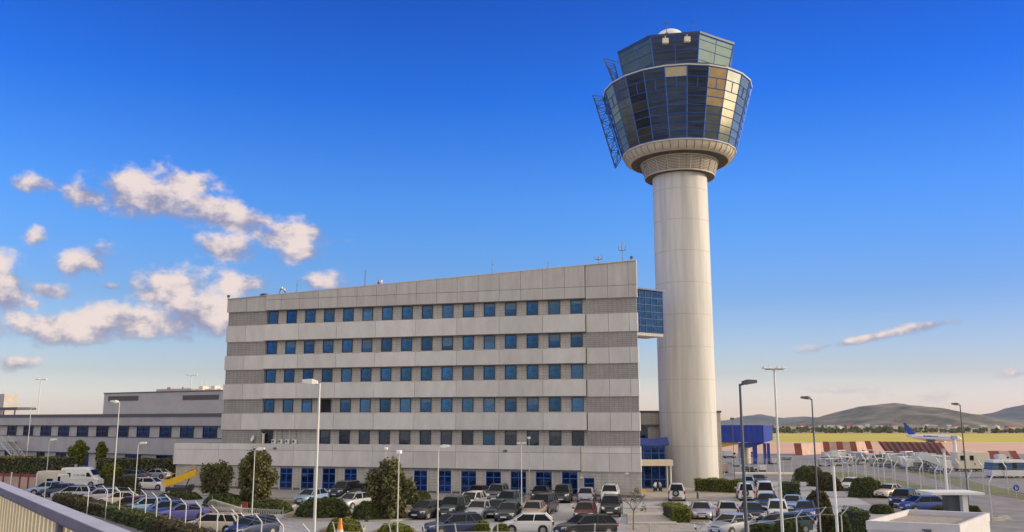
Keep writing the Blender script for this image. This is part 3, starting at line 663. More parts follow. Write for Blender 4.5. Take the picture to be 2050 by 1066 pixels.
# ------------------------------------------------------------------ glazed bridge between office and tower
A = RY(1272, 625, 109.2); B_ = RY(1324, 625, 111.6)
lk = empty('glazed_bridge', (A.x, A.y, 0), math.atan2(B_.y - A.y, B_.x - A.x)); tag(lk, 'blue glazed two storey footbridge joining the office block to the tower', 'bridge')
L_ = math.hypot(B_.x - A.x, B_.y - A.y); zb0, zb1 = RY(1300, 667, 110.5).z, RY(1300, 583, 110.5).z
b = MB(); b.face([(-.4, 0, zb0), (L_ + .3, 0, zb0), (L_ + .3, 0, zb1), (-.4, 0, zb1)]); b.face([(L_ + .3, 0, zb0), (L_ + .3, 3, zb0), (L_ + .3, 3, zb1), (L_ + .3, 0, zb1)]); b.face([(-.4, 3, zb0), (L_ + .3, 3, zb0), (L_ + .3, 3, zb1), (-.4, 3, zb1)]); b.build('glazing', M['pane'], lk)
b = MB()
for i in range(6): x = -.3 + (L_ + .55) * i / 5; b.box(x - .022, x + .022, -.05, .03, zb0, zb1)
for i in range(7): z = zb0 + (zb1 - zb0) * i / 6; b.box(-.4, L_ + .3, -.07, .02, z - .025, z + .025)
b.build('mullion', M['bluedark'], lk)
b = MB(); b.box(-.6, L_ + .45, -.25, 3.2, zb1 + .05, zb1 + .25); b.build('roof', M['frame_dark'], lk)
b = MB(); b.box(-.6, L_ + .1, -.1, 3.1, zb0 - .4, zb0 - .05); b.build('floor_slab', M['greypier'], lk)
# ------------------------------------------------------------------ link building behind the tower
Y0 = 121.5; xa = RY(1268, 850, Y0).x; xb = RY(1443, 850, Y0).x; zt = RY(1300, 823, Y0).z
lb = empty('link_building', (0, 0, 0)); tag(lb, 'low beige tiled link building passing behind the foot of the tower', 'building')
b = MB(); b.box(xa, xb, Y0, Y0 + 5.5, 0, zt - .25); b.build('wall', M['tile_ground'], lb)
b = MB(); b.box(xa, xb + .12, Y0 - .12, Y0 + 5.6, zt - .25 + .002, zt + .02); b.box(xa, RY(1322, 850, Y0).x, Y0 - .5, Y0 - .003, RY(1300, 853, Y0).z, RY(1300, 850.5, Y0).z); b.build('cornice', M['darkband'], lb)
x0, x1 = RY(1279, 870, Y0).x, RY(1297, 870, Y0).x; b = MB(); b.box(x0 - .5, x1, Y0 - .06, Y0 - .003, RY(1290, 884, Y0).z, RY(1290, 853.5, Y0).z); b.build('window', M['pane_dark'], lb)
# entrance: glass porch, blue awning, white canopy
Ye = 112.5; ex0, ex1 = RY(1283, 940, Ye).x - .4, RY(1332, 940, Ye).x
en = empty('glass_entrance', (0, 0, 0)); tag(en, 'deep blue glass entrance porch with blue awning and cream slab canopy at the tower foot', 'entrance')
ze = RY(1300, 884, Ye).z
b = MB(); b.box(ex0, ex1, Ye, Y0 - .3, .15, ze - .02); b.build('glazing', M['pane_ground'], en)
b = MB()
for i, q in enumerate((0, .22, .5, .78, 1)): x = ex0 + (ex1 - ex0) * q; b.box(x - .06, x + .06, Ye - .08, Ye - .004, .15, ze)
for z in (.2, 1.2, 2.9, 3.1, 4.4, 5.2): b.box(ex0, ex1, Ye - .06, Ye - .006, z - .05, z + .05)
b.build('mullion', M['frame'], en)
zc_ = RY(1300, 929.5, Ye - 2).z
b = MB(); b.box(RY(1283, 930, Ye - 2).x - .3, RY(1347, 930, Ye - 2).x, Ye - 2.2, Ye - .1, RY(1300, 933, Ye - 2).z, RY(1300, 921.5, Ye - 2).z); b.build('canopy', M['cream'], en)
b = MB(); za, zb_ = RY(1300, 892, Ye).z, RY(1300, 884, Ye).z
secs = []
for i in range(9):
    t = i / 8; x = ex0 - .2 + (ex1 + .55 - ex0) * t; sag = .2 * math.sin(math.pi * t)
    secs.append([(x, Ye - 1.3, za + .2 - sag * .8), (x, Ye - .02, zb_ + .55 - sag), (x, Ye - .02, zb_ + .35 - sag), (x, Ye - 1.3, za + .05 - sag * .8)])
b.loft(secs); b.build('awning', M['bluedark'], en)
b = MB()
for px in (1335, 1342): x = RY(px, 950, Ye - .5).x; b.bar((x, Ye - .8, .13), (x, Ye - .8, zc_), .09)
b.build('column', M['white'], en)
# ------------------------------------------------------------------ grey terminal building on the left
LA = R(30.5); LO = RY(440, 850, 141); LO.z = 0
ul = Vector((math.cos(LA), -math.sin(LA), 0)); nl = Vector((math.sin(LA), math.cos(LA), 0))
def LSf(px, py, back=0):
    d = ray(px, py); O = LO + nl * back; t = (O.x * nl.x + O.y * nl.y) / (d.x * nl.x + d.y * nl.y); P = d * t
    return (P - O).dot(ul), P.z + EYE
tb = empty('terminal_building', LO, -LA); tag(tb, 'low grey terminal building with one long row of dark blue windows on the left', 'building')
zr = LSf(300, 829)[1]; zw1 = LSf(300, 853)[1]; zw0 = LSf(300, 876.5)[1]; zl = LSf(300, 910)[1]
X0 = -75; X1 = 14
b = MB(); b.box(X0, X1, .55, 30, -.3, zr - .25); b.build('wall', M['greypier'], tb)
b = MB(); b.box(X0, X1, 0, .54, zw1 + .05, zr - .5); b.box(X0, X1, .0, .54, zl, zw0 - .06); b.build('spandrel', M['greywall'], tb)
for q_ in ((X0 - .1, X1, -.12, 3, zr - .497, zr + .02), (X0, X1, .08, .5, zw1 - .1, zw1 + .047), (X0, X1, -.04, .3, zw0 - .057, zw0 + .06), (X0, X1, .08, .5, zl - .1, zl - .003)): b = MB(); b.box(*q_); b.build('trim', M['darkband'], tb)
first = None
def lwin(px0, px1, z0, z1):
    s0, s1 = LSf(px0, 863)[0], LSf(px1, 863)[0]; w = s1 - s0; h = z1 - z0
    b = MB(); t = .1
    b.box(0, t, -.1, .05, 0, h); b.box(w - t, w, -.1, .05, 0, h); b.box(t, w - t, -.1, .05, 0, t); b.box(t, w - t, -.1, .05, h - t, h)
    b.box(w / 2 - .05, w / 2 + .05, -.08, .05, t, h - t); b.box(t, w - t, -.07, .05, h * .5 - .04, h * .5 + .04)
    f = b.build('window', M['frame_dark'], tb, loc=(s0, .5, z0)); b = MB(); b.face([(t, -.02, t), (w - t, -.02, t), (w - t, -.02, h - t), (t, -.02, h - t)]); b.build('pane', M['pane_ground'], f)
for c, w in ((85, 80), (235, 86), (395, 92), (558, 95), (730, 98), (910, 104), (1095, 106), (1283, 112), (1487, 104), (1683, 120), (1893, 128)):
    lwin((c - w / 2) / 4.556, (c + w / 2) / 4.556, zw0 + .02, zw1 - .06)
for a, c in ((9, 25), (73, 88), (111, 131), (158, 176), (250, 280), (312, 342)): lwin(a, c, zl - 2.3, zl - .12)
# set back upper block
zu = LSf(330, 786, 9)[1]; sa0 = LSf(208, 800, 9)[0]; sa1 = 10
b = MB(); b.box(sa0, sa1, 9, 26, zr - .3, zu); b.build('plant_storey', M['greywall2'], tb)
b = MB(); b.box(sa0 - .1, sa1, 8.9, 9.3, zu + .003, zu + .2)
b.build('coping', M['darkband'], tb)
for a, c, y0, y1 in ((217, 277, 794, 803.5), (366, 438, 792, 801.5)):
    b = MB(); b.box(LSf(a, 800, 9)[0], LSf(c, 800, 9)[0], 8.94, 8.997, LSf(a, y1, 9)[1], LSf(a, y0, 9)[1]); b.build('vent_louvre', M['louvre'], tb)
b = MB(); s0, s1 = LSf(313, 780, 12)[0], LSf(382, 780, 12)[0]; b.box(s0, s1, 12, 16, zu - .1, LSf(340, 779, 12)[1]); b.box(LSf(335, 780, 12)[0], LSf(342, 780, 12)[0], 11.9, 13, LSf(340, 779, 12)[1] + .002, LSf(340, 775.5, 12)[1]); b.box(LSf(365, 780, 12)[0], LSf(368, 780, 12)[0], 11.9, 13, LSf(340, 779, 12)[1] + .002, LSf(340, 775.5, 12)[1]); b.build('roof_plant', M['greywall'], tb)
b = MB(); s0, s1 = LSf(388, 783, 12)[0], LSf(436, 783, 12)[0]
for i in range(5):
    q = s0 + (s1 - s0) * i / 4; b.box(q - .5, q + .5, 12.2, 13.5, zu, zu + .6 + .5 * (i % 2))
for px in (393, 403): q = LSf(px, 783, 12)[0]; b.bar((q, 13, zu), (q, 13, zu + 2.2), .06)
b.build('roof_unit', M['cream'], tb)
# far left roof shelter with its dark slab
s0, s1 = LSf(-10, 800, 12)[0], LSf(8, 800, 12)[0]
rs = empty('roof_pavilion', LO, -LA); b = MB(); b.box(s0, s1, 12, 15, zr, LSf(5, 789, 12)[1]); b.build('wall', M['greypier'], rs); b = MB(); b.box(s0, LSf(36, 800, 6)[0], 6, 10, LSf(5, 821, 6)[1], LSf(5, 816, 6)[1]); b.build('canopy_slab', M['darkband'], rs)
b = MB(); b.bar((LSf(8, 820, 7)[0], 7, zr - .1), (LSf(8, 820, 7)[0], 7, LSf(5, 821, 6)[1]), .12); b.bar((LSf(30, 820, 7)[0], 7, zr - .1), (LSf(30, 820, 7)[0], 7, LSf(5, 821, 6)[1]), .12); b.build('post', M['steel_dark'], rs)
tag(rs, 'beige rooftop block with a dark canopy slab at the far left edge', 'roof pavilion')
# outdoor stair at the far left
st = empty('outdoor_stair', LO, -LA); b = MB(); sA = LSf(2, 890, -3)[0]; sB = LSf(48, 925, -3)[0]; zA = LSf(2, 884, -3)[1]; zB = 0.2
n = 16
for i in range(n):
    t0 = i / n; b.box(sA + (sB - sA) * t0, sA + (sB - sA) * (t0 + 1.2 / n), -3.1, -1.9, zA + (zB - zA) * t0 - .12, zA + (zB - zA) * t0)
b.build('tread', M['steel'], st)
b = MB()
for y in (-3.15, -1.85):
    b.loft([[(sA, y - .04, zA - .35), (sA, y + .04, zA - .35), (sA, y + .04, zA - .02), (sA, y - .04, zA - .02)], [(sB, y - .04, zB - .35), (sB, y + .04, zB - .35), (sB, y + .04, zB - .02), (sB, y - .04, zB - .02)]])
    b.bar((sA, y, zA + 1), (sB, y, zB + 1), .05)
    b.bar((sA, y, zA + .55), (sB, y, zB + .55), .03)
    for i in range(9): t = i / 8; b.bar((sA + (sB - sA) * t, y, zA + (zB - zA) * t), (sA + (sB - sA) * t, y, zA + (zB - zA) * t + 1), .04)
b.box(sA - 3, sA, -3.2, 0, zA - .2, zA); b.build('railing', M['steel_pale'], st)
tag(st, 'pale steel outdoor stair climbing the wall at the far left', 'stair')
# ------------------------------------------------------------------ lamps
def lamp(px, base, top, kind, label, d=None, dark=False, w=1.0, group='street lamps around the car parks'):
    """base = pixel row of the foot, or None with a distance d"""
    if base: p = G(px, base)
    else:
        q = RY(px, 900, d); p = Vector((q.x, d, gz(q.x, d)))
    H_ = RY(px, top, p.y).z - p.z
    t = empty('street_lamp', p); pm = M['steel_dark'] if dark else M['steel_pale']
    r0 = .026 * w + .0024 * H_ * w
    b = MB(); b.bar((0, 0, 0), (0, 0, H_), r0 * 1.35, 10, r0 * .75); b.cb(0, 0, .05, r0 * 5, r0 * 5, .1); b.bar((0, 0, .1), (0, 0, .9), r0 * 1.6, 10); b.build('pole', pm, t, 40)
    hm = M['lampdark'] if dark else M['lampwhite']
    k = H_ / 8
    if kind in ('L', 'R'):
        s = -1 if kind == 'L' else 1; e = .78
        b = MB(); b.bar((0, 0, H_ - .05), (s * .3 * k, 0, H_ + .05 * k), r0 * .8); b.build('arm', pm, t)
        b = MB(); b.loft([[(s * .1, -.1, H_ - .02), (s * .1, .1, H_ - .02), (s * .1, .1, H_ + .12), (s * .1, -.1, H_ + .12)], [(s * e * .4, -.2, H_ - .04), (s * e * .4, .2, H_ - .04), (s * e * .4, .2, H_ + .2), (s * e * .4, -.2, H_ + .2)], [(s * e, -.14, H_ + .04), (s * e, .14, H_ + .04), (s * e, .14, H_ + .18), (s * e, -.14, H_ + .18)]]); b.build('lamp_head', hm, t)
    elif kind == 'end':
        b = MB(); b.loft([[(-.14, -.5, H_), (.14, -.5, H_), (.12, -.5, H_ + .16), (-.12, -.5, H_ + .16)], [(-.2, .2, H_ - .02), (.2, .2, H_ - .02), (.18, .2, H_ + .22), (-.18, .2, H_ + .22)]]); b.build('lamp_head', hm, t)
    elif kind == 'T':
        e = .62 if d < 100 else 1.3
        b = MB(); b.bar((-e, 0, H_ - .05), (e, 0, H_ - .05), .06); b.bar((0, -.5, H_ - .05), (0, .5, H_ - .05), .05); b.build('arm', pm, t)
        for q in (-1, -.5, .5, 1):
            b = MB(); g_ = .16 if d < 100 else .3; b.loft([[(q * e - g_, -.28, H_ - .02), (q * e + g_, -.28, H_ - .02), (q * e + g_, .28, H_ - .02), (q * e - g_, .28, H_ - .02)], [(q * e - g_ * .6, -.18, H_ + g_ * .9), (q * e + g_ * .6, -.18, H_ + g_ * .9), (q * e + g_ * .6, .18, H_ + g_ * .9), (q * e - g_ * .6, .18, H_ + g_ * .9)]]); b.build('lamp_head', hm, t)
    elif kind == 'D':
        for s in (-1, 1):
            b = MB(); b.loft([[(s * .05, -.1, H_), (s * .05, .1, H_), (s * .05, .1, H_ + .12), (s * .05, -.1, H_ + .12)], [(s * .45, -.12, H_ + .04), (s * .45, .12, H_ + .04), (s * .45, .12, H_ + .14), (s * .45, -.12, H_ + .14)]]); b.build('lamp_head', hm, t)
    tag(t, label, 'street lamp', group); return t
lamp(635, None, 768, 'L', 'tall near street lamp whose white head points left across the office front', d=41, w=1.25)
lamp(222, 1034, 806, 'L', 'street lamp rising from the dark clipped hedge beside the lower left road')
lamp(503, 1053, 901, 'R', 'street lamp standing in front of the large round tree on the left')
lamp(799, None, 908, 'end', 'street lamp in front of the right edge of the tall central olive tree', d=64)
lamp(878, None, 896, 'R', 'slim street lamp just right of the tall central olive tree', d=66)
lamp(1044, 1022, 889, 'D', 'street lamp with a double head among the cars before the blue office door')
lamp(1059.5, 1000, 879, 'end', 'thin street lamp against the office wall right of the double headed lamp', w=.8)
lamp(770, 1006, 900, 'end', 'thin street lamp mostly hidden behind the tall central olive tree', w=.8)
lamp(268, 1013, 889, 'R', 'street lamp with white head left of the yellow loader')
lamp(88.5, 1002, 882, 'R', 'street lamp left of the white van')
lamp(50, 951, 817, 'R', 'thin far street lamp before the windows of the terminal at far left')
lamp(69, None, 760, 'T', 'high floodlight mast left of the plant storey behind the terminal', d=235, w=1.7, dark=False, group='high floodlight masts')
lamp(374, None, 751, 'T', 'high floodlight mast behind the plant storey of the terminal', d=240, w=1.7, group='high floodlight masts')
lamp(1487, None, 769, 'R', 'tall near street lamp with dark head right of the tower base', d=42, w=1.5, dark=True)
lamp(1558, None, 738, 'T', 'tallest near floodlight mast with a flat double head, right of the tower', d=60, w=1.5, group='high floodlight masts')
lamp(1631, None, 799, 'L', 'dark street lamp left of the big mountain above the right car park', d=66, dark=True, w=1.3)
lamp(1940, 1019, 811, 'L', 'dark street lamp right of the white service truck', dark=True, w=1.3)
lamp(1472, 985, 840, 'end', 'thin dark street lamp before the blue boarding bridge', dark=True, w=.7)
for px, py0, py1, d, r, lb in ((1899, 905, 1021, None, .14, 'white pole standing behind the kiosk beside the gate canopy'), (1677, 932, 1075, 58, .10, 'pale thick pole at the bottom left of the white kiosk'), (1914, 880, 925, 215, .45, 'stout white pole on the apron left of the white truck')):
    if d is None: p = G(px, py1)
    else: q = RY(px, py1, d); p = Vector((q.x, d, gz(q.x, d)))
    H_ = RY(px, py0, p.y).z - p.z; t = empty('service_pole', p); b = MB(); b.bar((0, 0, 0), (0, 0, H_), r, 10, r * .8); b.cb(0, 0, .1, r * 4, r * 4, .2); b.build('pole', M['lampwhite'], t, 40); b = MB(); b.cb(0, 0, H_ + r, r * 2.4, r * 2.4, r * 2); b.build('cap', M['steel'], t); tag(t, lb, 'pole')
# ------------------------------------------------------------------ cars
def paint(name, c, metal=.35):
    m = mat('car_paint_' + name, c, .32, metal, .5, coat=.6); return m
PC = dict(black=(.018, .018, .022), navy=(.02, .035, .09), silver=(.42, .43, .46), white=(.74, .72, .70), grey=(.16, .16, .17), red=(.13, .018, .018), teal=(.05, .10, .11), beige=(.40, .30, .25), lilac=(.40, .38, .47), lightblue=(.27, .40, .58), blue=(.03, .07, .26), darkgreen=(.03, .045, .045), cream=(.70, .60, .46), violet=(.15, .14, .42))
for k, c in list(PC.items()): PC[k] = paint(k, c, .0 if k in ('white', 'cream') else .35)
M['carglass'] = mat('car_glass', (.010, .013, .018), .08, 0, .13); M['headlight'] = mat('headlight_glass', (.75, .75, .72), .1, .3, .8); M['tail'] = mat('tail_light', (.35, .01, .01), .2, 0, .8)
M['plate'] = mat('number_plate', (.7, .7, .66), .5); M['rim'] = mat('wheel_rim', (.35, .35, .36), .35, .7); M['trim'] = mat('black_trim', (.025, .025, .028), .6)
# L W H hood belt ws0 rf rr rw  (x forward; ws0 windscreen foot, rf roof front, rr roof rear, rw rear window foot)
TYPES = dict(
    hatch=(4.0, 1.74, 1.48, .86, .98, 1.05, .35, -1.35, -1.85, .62), sedan=(4.5, 1.78, 1.43, .84, .95, 1.0, .3, -.95, -1.6, .62), suv=(4.4, 1.84, 1.72, 1.0, 1.1, 1.15, .55, -1.75, -2.05, .70),
    wagon=(4.6, 1.78, 1.47, .86, .96, 1.1, .4, -1.75, -2.15, .62), jeep=(3.9, 1.72, 1.78, 1.05, 1.12, .85, .6, -1.75, -1.85, .72), mpv=(4.1, 1.74, 1.62, .95, 1.02, 1.35, .5, -1.7, -1.95, .62), van=(4.5, 1.84, 1.95, 1.05, 1.12, 1.4, .85, -2.1, -2.18, .66))
PROTO = {}
def wheel(t, x, y, r, w=.2):
    b = MB(); b.bar((x, y - w / 2, r), (x, y + w / 2, r), r, 18); ty = b.build('wheel', M['black'], t, 40)
    s = 1 if y > 0 else -1; b = MB(); b.bar((x, y + s * (w / 2 - .03), r), (x, y + s * (w / 2 + .012), r), r * .62, 14); b.bar((x, y + s * (w / 2 + .012), r), (x, y + s * (w / 2 + .02), r), r * .2, 8); b.build('rim', M['rim'], ty, 40)
def car_proto(kind):
    L, Wd, H, hd, bt, ws0, rf, rr, rw, tyre = TYPES[kind]; w = Wd / 2; hl = L / 2; t = empty('car', (0, 0, 0)); r = tyre / 2
    def sec(x, wf, z0, zt, crown=.03):
        ww = w * wf; P = []
        for y, z in ((-ww * .90, z0), (-ww * .985, z0 + .12), (-ww, z0 + (zt - z0) * .5), (-ww * .965, zt - .07), (-ww * .86, zt), (-ww * .4, zt + crown), (ww * .4, zt + crown), (ww * .86, zt), (ww * .965, zt - .07), (ww, z0 + (zt - z0) * .5), (ww * .985, z0 + .12), (ww * .90, z0)): P.append((x, y, z))
        return P
    dk = bt + (.02 if rw > -hl + .35 else 0)
    st = [(-hl, .80, .36, .62), (-hl + .06, .90, .26, dk - .12), (-hl + .22, .97, .2, dk - .01), (rw, .99, .2, dk), (-.6, 1, .19, bt + .01), (ws0 - .5, 1, .19, bt - .01), (ws0, .99, .2, bt - .03), (hl - .75, .975, .2, hd + .02), (hl - .3, .94, .21, hd - .07), (hl - .08, .86, .25, hd - .2), (hl, .74, .33, .56)]
    b = MB(); b.loft([sec(*s) for s in st], mi=0)
    # roof skin and pillars
    wb, wtp = w * .90, w * .70; g0 = bt - .02
    def rp(x, y, z): return (x, y, z)
    rs = []
    for k in range(5):
        x = rr + (rf - rr) * k / 4; cz = H - .035 * ((k - 2) / 2) ** 2; rs.append([(x, -wtp - .02, cz - .07), (x, -wtp * .85, cz - .01), (x, 0, cz + .015), (x, wtp * .85, cz - .01), (x, wtp + .02, cz - .07), (x, 0, cz - .08)])
    b.loft(rs, mi=0)
    for s in (-1, 1):
        b.bar((ws0 + .02, s * wb * .985, g0), (rf, s * wtp, H - .07), .045, 5); b.bar((rw + .0, s * wb * .985, g0), (rr, s * wtp, H - .07), .07 if kind != 'sedan' else .06, 5)
        b.bar(((ws0 + rw) / 2 - .05, s * (wb + .012), g0), ((rf + rr) / 2 - .05, s * (wtp + .02), H - .07), .035, 5)
        if kind in ('wagon', 'suv', 'mpv'): b.bar((rw + .85, s * (wb + .01), g0), (rr + .75, s * (wtp + .02), H - .07), .04, 5)
    if kind == 'van':
        for s in (-1, 1): b.loft([[(rw + .02, s * wb, g0), (-.15, s * wb, g0), (-.15, s * (wtp + .03), H - .05), (rr, s * (wtp + .03), H - .05)], [(rw + .02, s * (wb + .02), g0), (-.15, s * (wb + .02), g0), (-.15, s * (wtp + .05), H - .05), (rr, s * (wtp + .05), H - .05)]])
    body = b.build('body', PC['silver'], t, 35)
    b = MB(); hh = H - .06
    v = [(ws0, -wb, g0), (ws0, wb, g0), (rw, wb, g0), (rw, -wb, g0)]; v2 = [(rf, -wtp, hh), (rf, wtp, hh), (rr, wtp, hh), (rr, -wtp, hh)]
    b.loft([v, v2]); b.build('glass', M['carglass'], t)
    # dark trim: grille, sills, wheel arches
    b = MB(); b.box(hl - .05, hl + .012, -w * .5, w * .5, .3, .5); b.build('lower_grille', M['trim'], t); b = MB(); b.box(hl - .14, hl - .02, -w * .4, w * .4, hd - .28, hd - .16); b.build('grille', M['trim'], t); b = MB(); b.box(-hl - .012, -hl + .06, -w * .6, w * .6, .3, .42); b.build('rear_bumper', M['trim'], t)
    for x in (hl - .85, -hl + .85):
        for s in (-1, 1): b = MB(); b.bar((x, s * (w - .05), r + .02), (x, s * (w + .004), r + .02), r + .06, 16); b.build('wheel_arch', M['trim'], t)
    if kind in ('suv', 'jeep'):
        for s in (-1, 1): b = MB(); b.box(-hl + .5, hl - .5, min(s * (w - .04), s * (w + .02)), max(s * (w - .04), s * (w + .02)), .2, .36); b.build('sill', M['trim'], t)
    for x in (hl - .85, -hl + .85):
        for s in (-1, 1): wheel(t, x, s * (w - .085), r)
    for s in (-1, 1):
        b = MB(); b.loft([[(hl - .02, s * w * .48, hd - .30), (hl - .02, s * w * .72, hd - .32), (hl - .06, s * w * .74, hd - .16), (hl - .1, s * w * .48, hd - .16)], [(hl - .3, s * w * .5, hd - .3), (hl - .3, s * w * .935, hd - .30), (hl - .34, s * w * .93, hd - .10), (hl - .32, s * w * .52, hd - .1)]]); b.build('headlight', M['headlight'], t)
        b = MB(); b.box(-hl - .005, -hl + .16, s * w * .93 - .09, s * w * .93 + .06, bt - .32, bt - .08); b.build('tail_light', M['tail'], t)
        b = MB(); b.cb(ws0 - .22, s * (w + .06), bt + .06, .14, .2, .13); b.build('mirror', body.data.materials[0], t)
    b = MB(); b.box(hl + .013, hl + .03, -.26, .26, .36, .47); b.build('number_plate', M['plate'], t)
    b = MB(); b.box(-hl - .03, -hl - .013, -.26, .26, .45, .56); b.build('number_plate', M['plate'], t)
    if kind in ('suv', 'wagon'):
        for s in (-1, 1): b = MB(); b.bar((rf - .2, s * wtp * .95, H + .04), (rr + .2, s * wtp * .95, H + .04), .02, 5); b.bar((rf - .2, s * wtp * .95, H + .04), (rf - .2, s * wtp * .95, H - .04), .02, 5); b.bar((rr + .2, s * wtp * .95, H + .04), (rr + .2, s * wtp * .95, H - .04), .02, 5); b.build('roof_rail', M['trim'], t)
    if kind == 'jeep':
        b = MB(); b.bar((-hl - .22, .1, .85), (-hl - .02, .1, .85), .36, 18); sw = b.build('spare_wheel', M['black'], t, 40); b = MB(); b.bar((-hl - .235, .1, .85), (-hl - .2, .1, .85), .2, 14); b.build('rim', M['rim'], sw, 40)
    return t
USED = {}
def car(kind, px, py, deg, color, label, group='cars parked in front of the office', onz=None):
    if kind not in PROTO: PROTO[kind] = car_proto(kind); t = PROTO[kind]; t.name = {'van': 'panel_van'}.get(kind, 'parked_car')
    else: t = copy_tree(PROTO[kind])
    p = G(px, py) if onz is None else RZ(px, py, onz); L, Wd = TYPES[kind][:2]; a = R(deg)
    ext = (abs(L * math.sin(a)) + abs(Wd * math.cos(a))) / 2
    v = Vector((p.x, p.y, 0)).normalized()
    t.location = (p.x + v.x * ext, p.y + v.y * ext, (gz(p.x, p.y) if onz is None else onz) + .015); t.rotation_euler = (0, 0, a)
    for c in (KID.get(PROTO[kind].name) and [q for q in bpy.data.objects if q.parent == t] or [q for q in bpy.data.objects if q.parent == t]):
        if c.name.split('.')[0] in ('body', 'mirror'):
            c.material_slots[0].link = 'OBJECT'; c.material_slots[0].material = PC[color]
    tag(t, label, 'van' if kind == 'van' else 'car', group); return t
F = -100   # nose towards the viewer
RA, RB, RC = 'cars parked along the office wall', 'cars in the central row', 'cars at the front edge of the car park'
car('sedan', 956, 1003, F, 'red', 'dark red car at the left of the row along the office wall', RA)
car('suv', 996, 1007, F, 'grey', 'pale grey roofed SUV beside the dark red car by the office wall', RA)
car('hatch', 1083, 1005, F, 'black', 'black hatchback by the office wall right of the double headed lamp', RA)
car('jeep', 1127, 1009, F, 'darkgreen', 'dark green boxy off roader by the office wall before the right hand blue door', RA)
car('hatch', 1175, 1008, 80, 'lilac', 'pale lilac hatchback below the small square ground floor window', RA)
car('suv', 1222, 1008, F, 'white', 'white SUV at the right end of the row along the office wall', RA)
car('hatch', 855, 1043, -118, 'black', 'black hatchback at the left end of the central row beside the olive tree', RB)
car('suv', 908, 1040, -108, 'darkgreen', 'very dark SUV second from the left in the central row', RB)
car('mpv', 945, 1024, -108, 'white', 'white car behind the dark SUV in the central row', RB)
car('hatch', 960, 1043, -106, 'silver', 'silver hatchback in the middle of the central row', RB)
car('sedan', 992, 1040, -100, 'navy', 'navy car half hidden beside the silver hatchback', RB)
car('suv', 1020, 1025, -108, 'teal', 'teal SUV standing behind the front cars of the central row', RB)
car('sedan', 1019, 1047, -102, 'darkgreen', 'dark car with a white plate in front of the teal SUV', RB)
car('hatch', 1068, 1045, -100, 'beige', 'beige pink hatchback right of the teal SUV', RB)
car('suv', 1088, 1033, -108, 'black', 'black SUV just behind the beige hatchback', RB)
car('hatch', 1172, 1047, F, 'red', 'dark maroon hatchback at the right of the central row', RB)
car('suv', 1224, 1037, F, 'black', 'black SUV with bright headlamps left of the bare tree', RB)
car('wagon', 908, 1076, -150, 'navy', 'dark blue estate car cut by the lower edge below the central row', RC)
car('hatch', 1056, 1071, 178, 'white', 'white hatchback seen from its side at the lower edge', RC)
car('wagon', 1172, 1079, -157, 'black', 'black estate car cut by the lower edge right of the white hatchback', RC)
car('hatch', 622, 1013, -112, 'lightblue', 'pale blue hatchback behind the wide rounded bush', 'cars left of the central olive tree')
car('hatch', 706, 1023, -118, 'silver', 'silver hatchback between the two rounded bushes', 'cars left of the central olive tree')
car('suv', 690, 999, -112, 'darkgreen', 'dark SUV behind the silver hatchback left of the olive tree', 'cars left of the central olive tree')
car('hatch', 718, 998, F, 'black', 'black car partly hidden by the olive tree crown', 'cars left of the central olive tree')
LL = 'cars in the left car park'
car('sedan', 267, 963, 170, 'darkgreen', 'dark green sedan nearest the shrubs in the left car park', LL)
car('sedan', 312, 960, 168, 'silver', 'silver sedan beside the low office wing', LL)
car('van', 336, 956, 160, 'lightblue', 'pale blue panel van against the low office wing', LL)
car('wagon', 301, 982, -8, 'white', 'white estate car left of the yellow loader', LL)
car('hatch', 92, 993, 200, 'lightblue', 'light blue hatchback before the cream truck', LL)
car('sedan', 120, 996, 185, 'navy', 'dark blue sedan right of the light blue hatchback at far left', LL)
car('wagon', 148, 1003, 175, 'silver', 'silver estate car below the white van', LL)
car('hatch', 200, 1010, -158, 'lilac', 'lilac silver hatchback left of the hedge lamp', LL)
car('sedan', 238, 1017, -165, 'cream', 'cream sedan just right of the hedge lamp', LL)
car('hatch', 258, 1030, -165, 'red', 'red hatchback behind the clipped hedge', LL)
car('wagon', 292, 1034, -150, 'lightblue', 'light blue estate car behind the angled fence posts', LL)
car('hatch', 326, 1042, -150, 'blue', 'bright blue hatchback beside the violet car', LL)
car('sedan', 366, 1047, -160, 'violet', 'violet blue sedan left of the razor wire coil', LL)
car('wagon', 428, 1072, 170, 'cream', 'cream estate car at the lower edge behind the hedge', LL)
car('hatch', 504, 1083, -120, 'navy', 'dark navy car cut by the lower edge left of the orange marker', LL)
RR = 'cars in the right car park'
car('jeep', 1355, 1005, 80, 'white', 'white off roader with a spare wheel on its back by the tower', RR)
car('sedan', 1404, 1045, F, 'lilac', 'lilac silver sedan nearest the yellow green hedge block', RR)
car('hatch', 1456, 1043, 80, 'silver', 'silver hatchback with its tail to the viewer in the right car park', RR)
car('sedan', 1507, 1047, F, 'black', 'black sedan with a white plate in the right car park', RR)
car('mpv', 1558, 1046, -106, 'white', 'white people carrier in the front row of the right car park', RR)
car('sedan', 1536, 1024, -112, 'navy', 'dark blue sedan between the white van and the white people carrier', RR)
car('van', 1532, 1004, 76, 'white', 'white panel van with a dark rear window right of the tower', RR)
car('sedan', 1588, 1028, -112, 'lightblue', 'pale blue sedan right of the dark blue one', RR)
car('hatch', 1614, 1044, -110, 'blue', 'bright blue hatchback at the right end of the front row', RR)
car('jeep', 1492, 1004, 80, 'white', 'small white off roader left of the white panel van', RR)
car('wagon', 1497, 979, 75, 'lightblue', 'light blue estate car behind the white panel van', RR)
car('sedan', 1520, 975, 72, 'navy', 'navy sedan far behind the white panel van', RR)
car('hatch', 1466, 1077, -140, 'silver', 'silver car cut by the lower edge below the right car park', RR)
car('wagon', 1566, 1073, -160, 'teal', 'teal grey estate car behind the round bush at the lower edge', RR)
RD = 'cars along the road beside the inner fence'
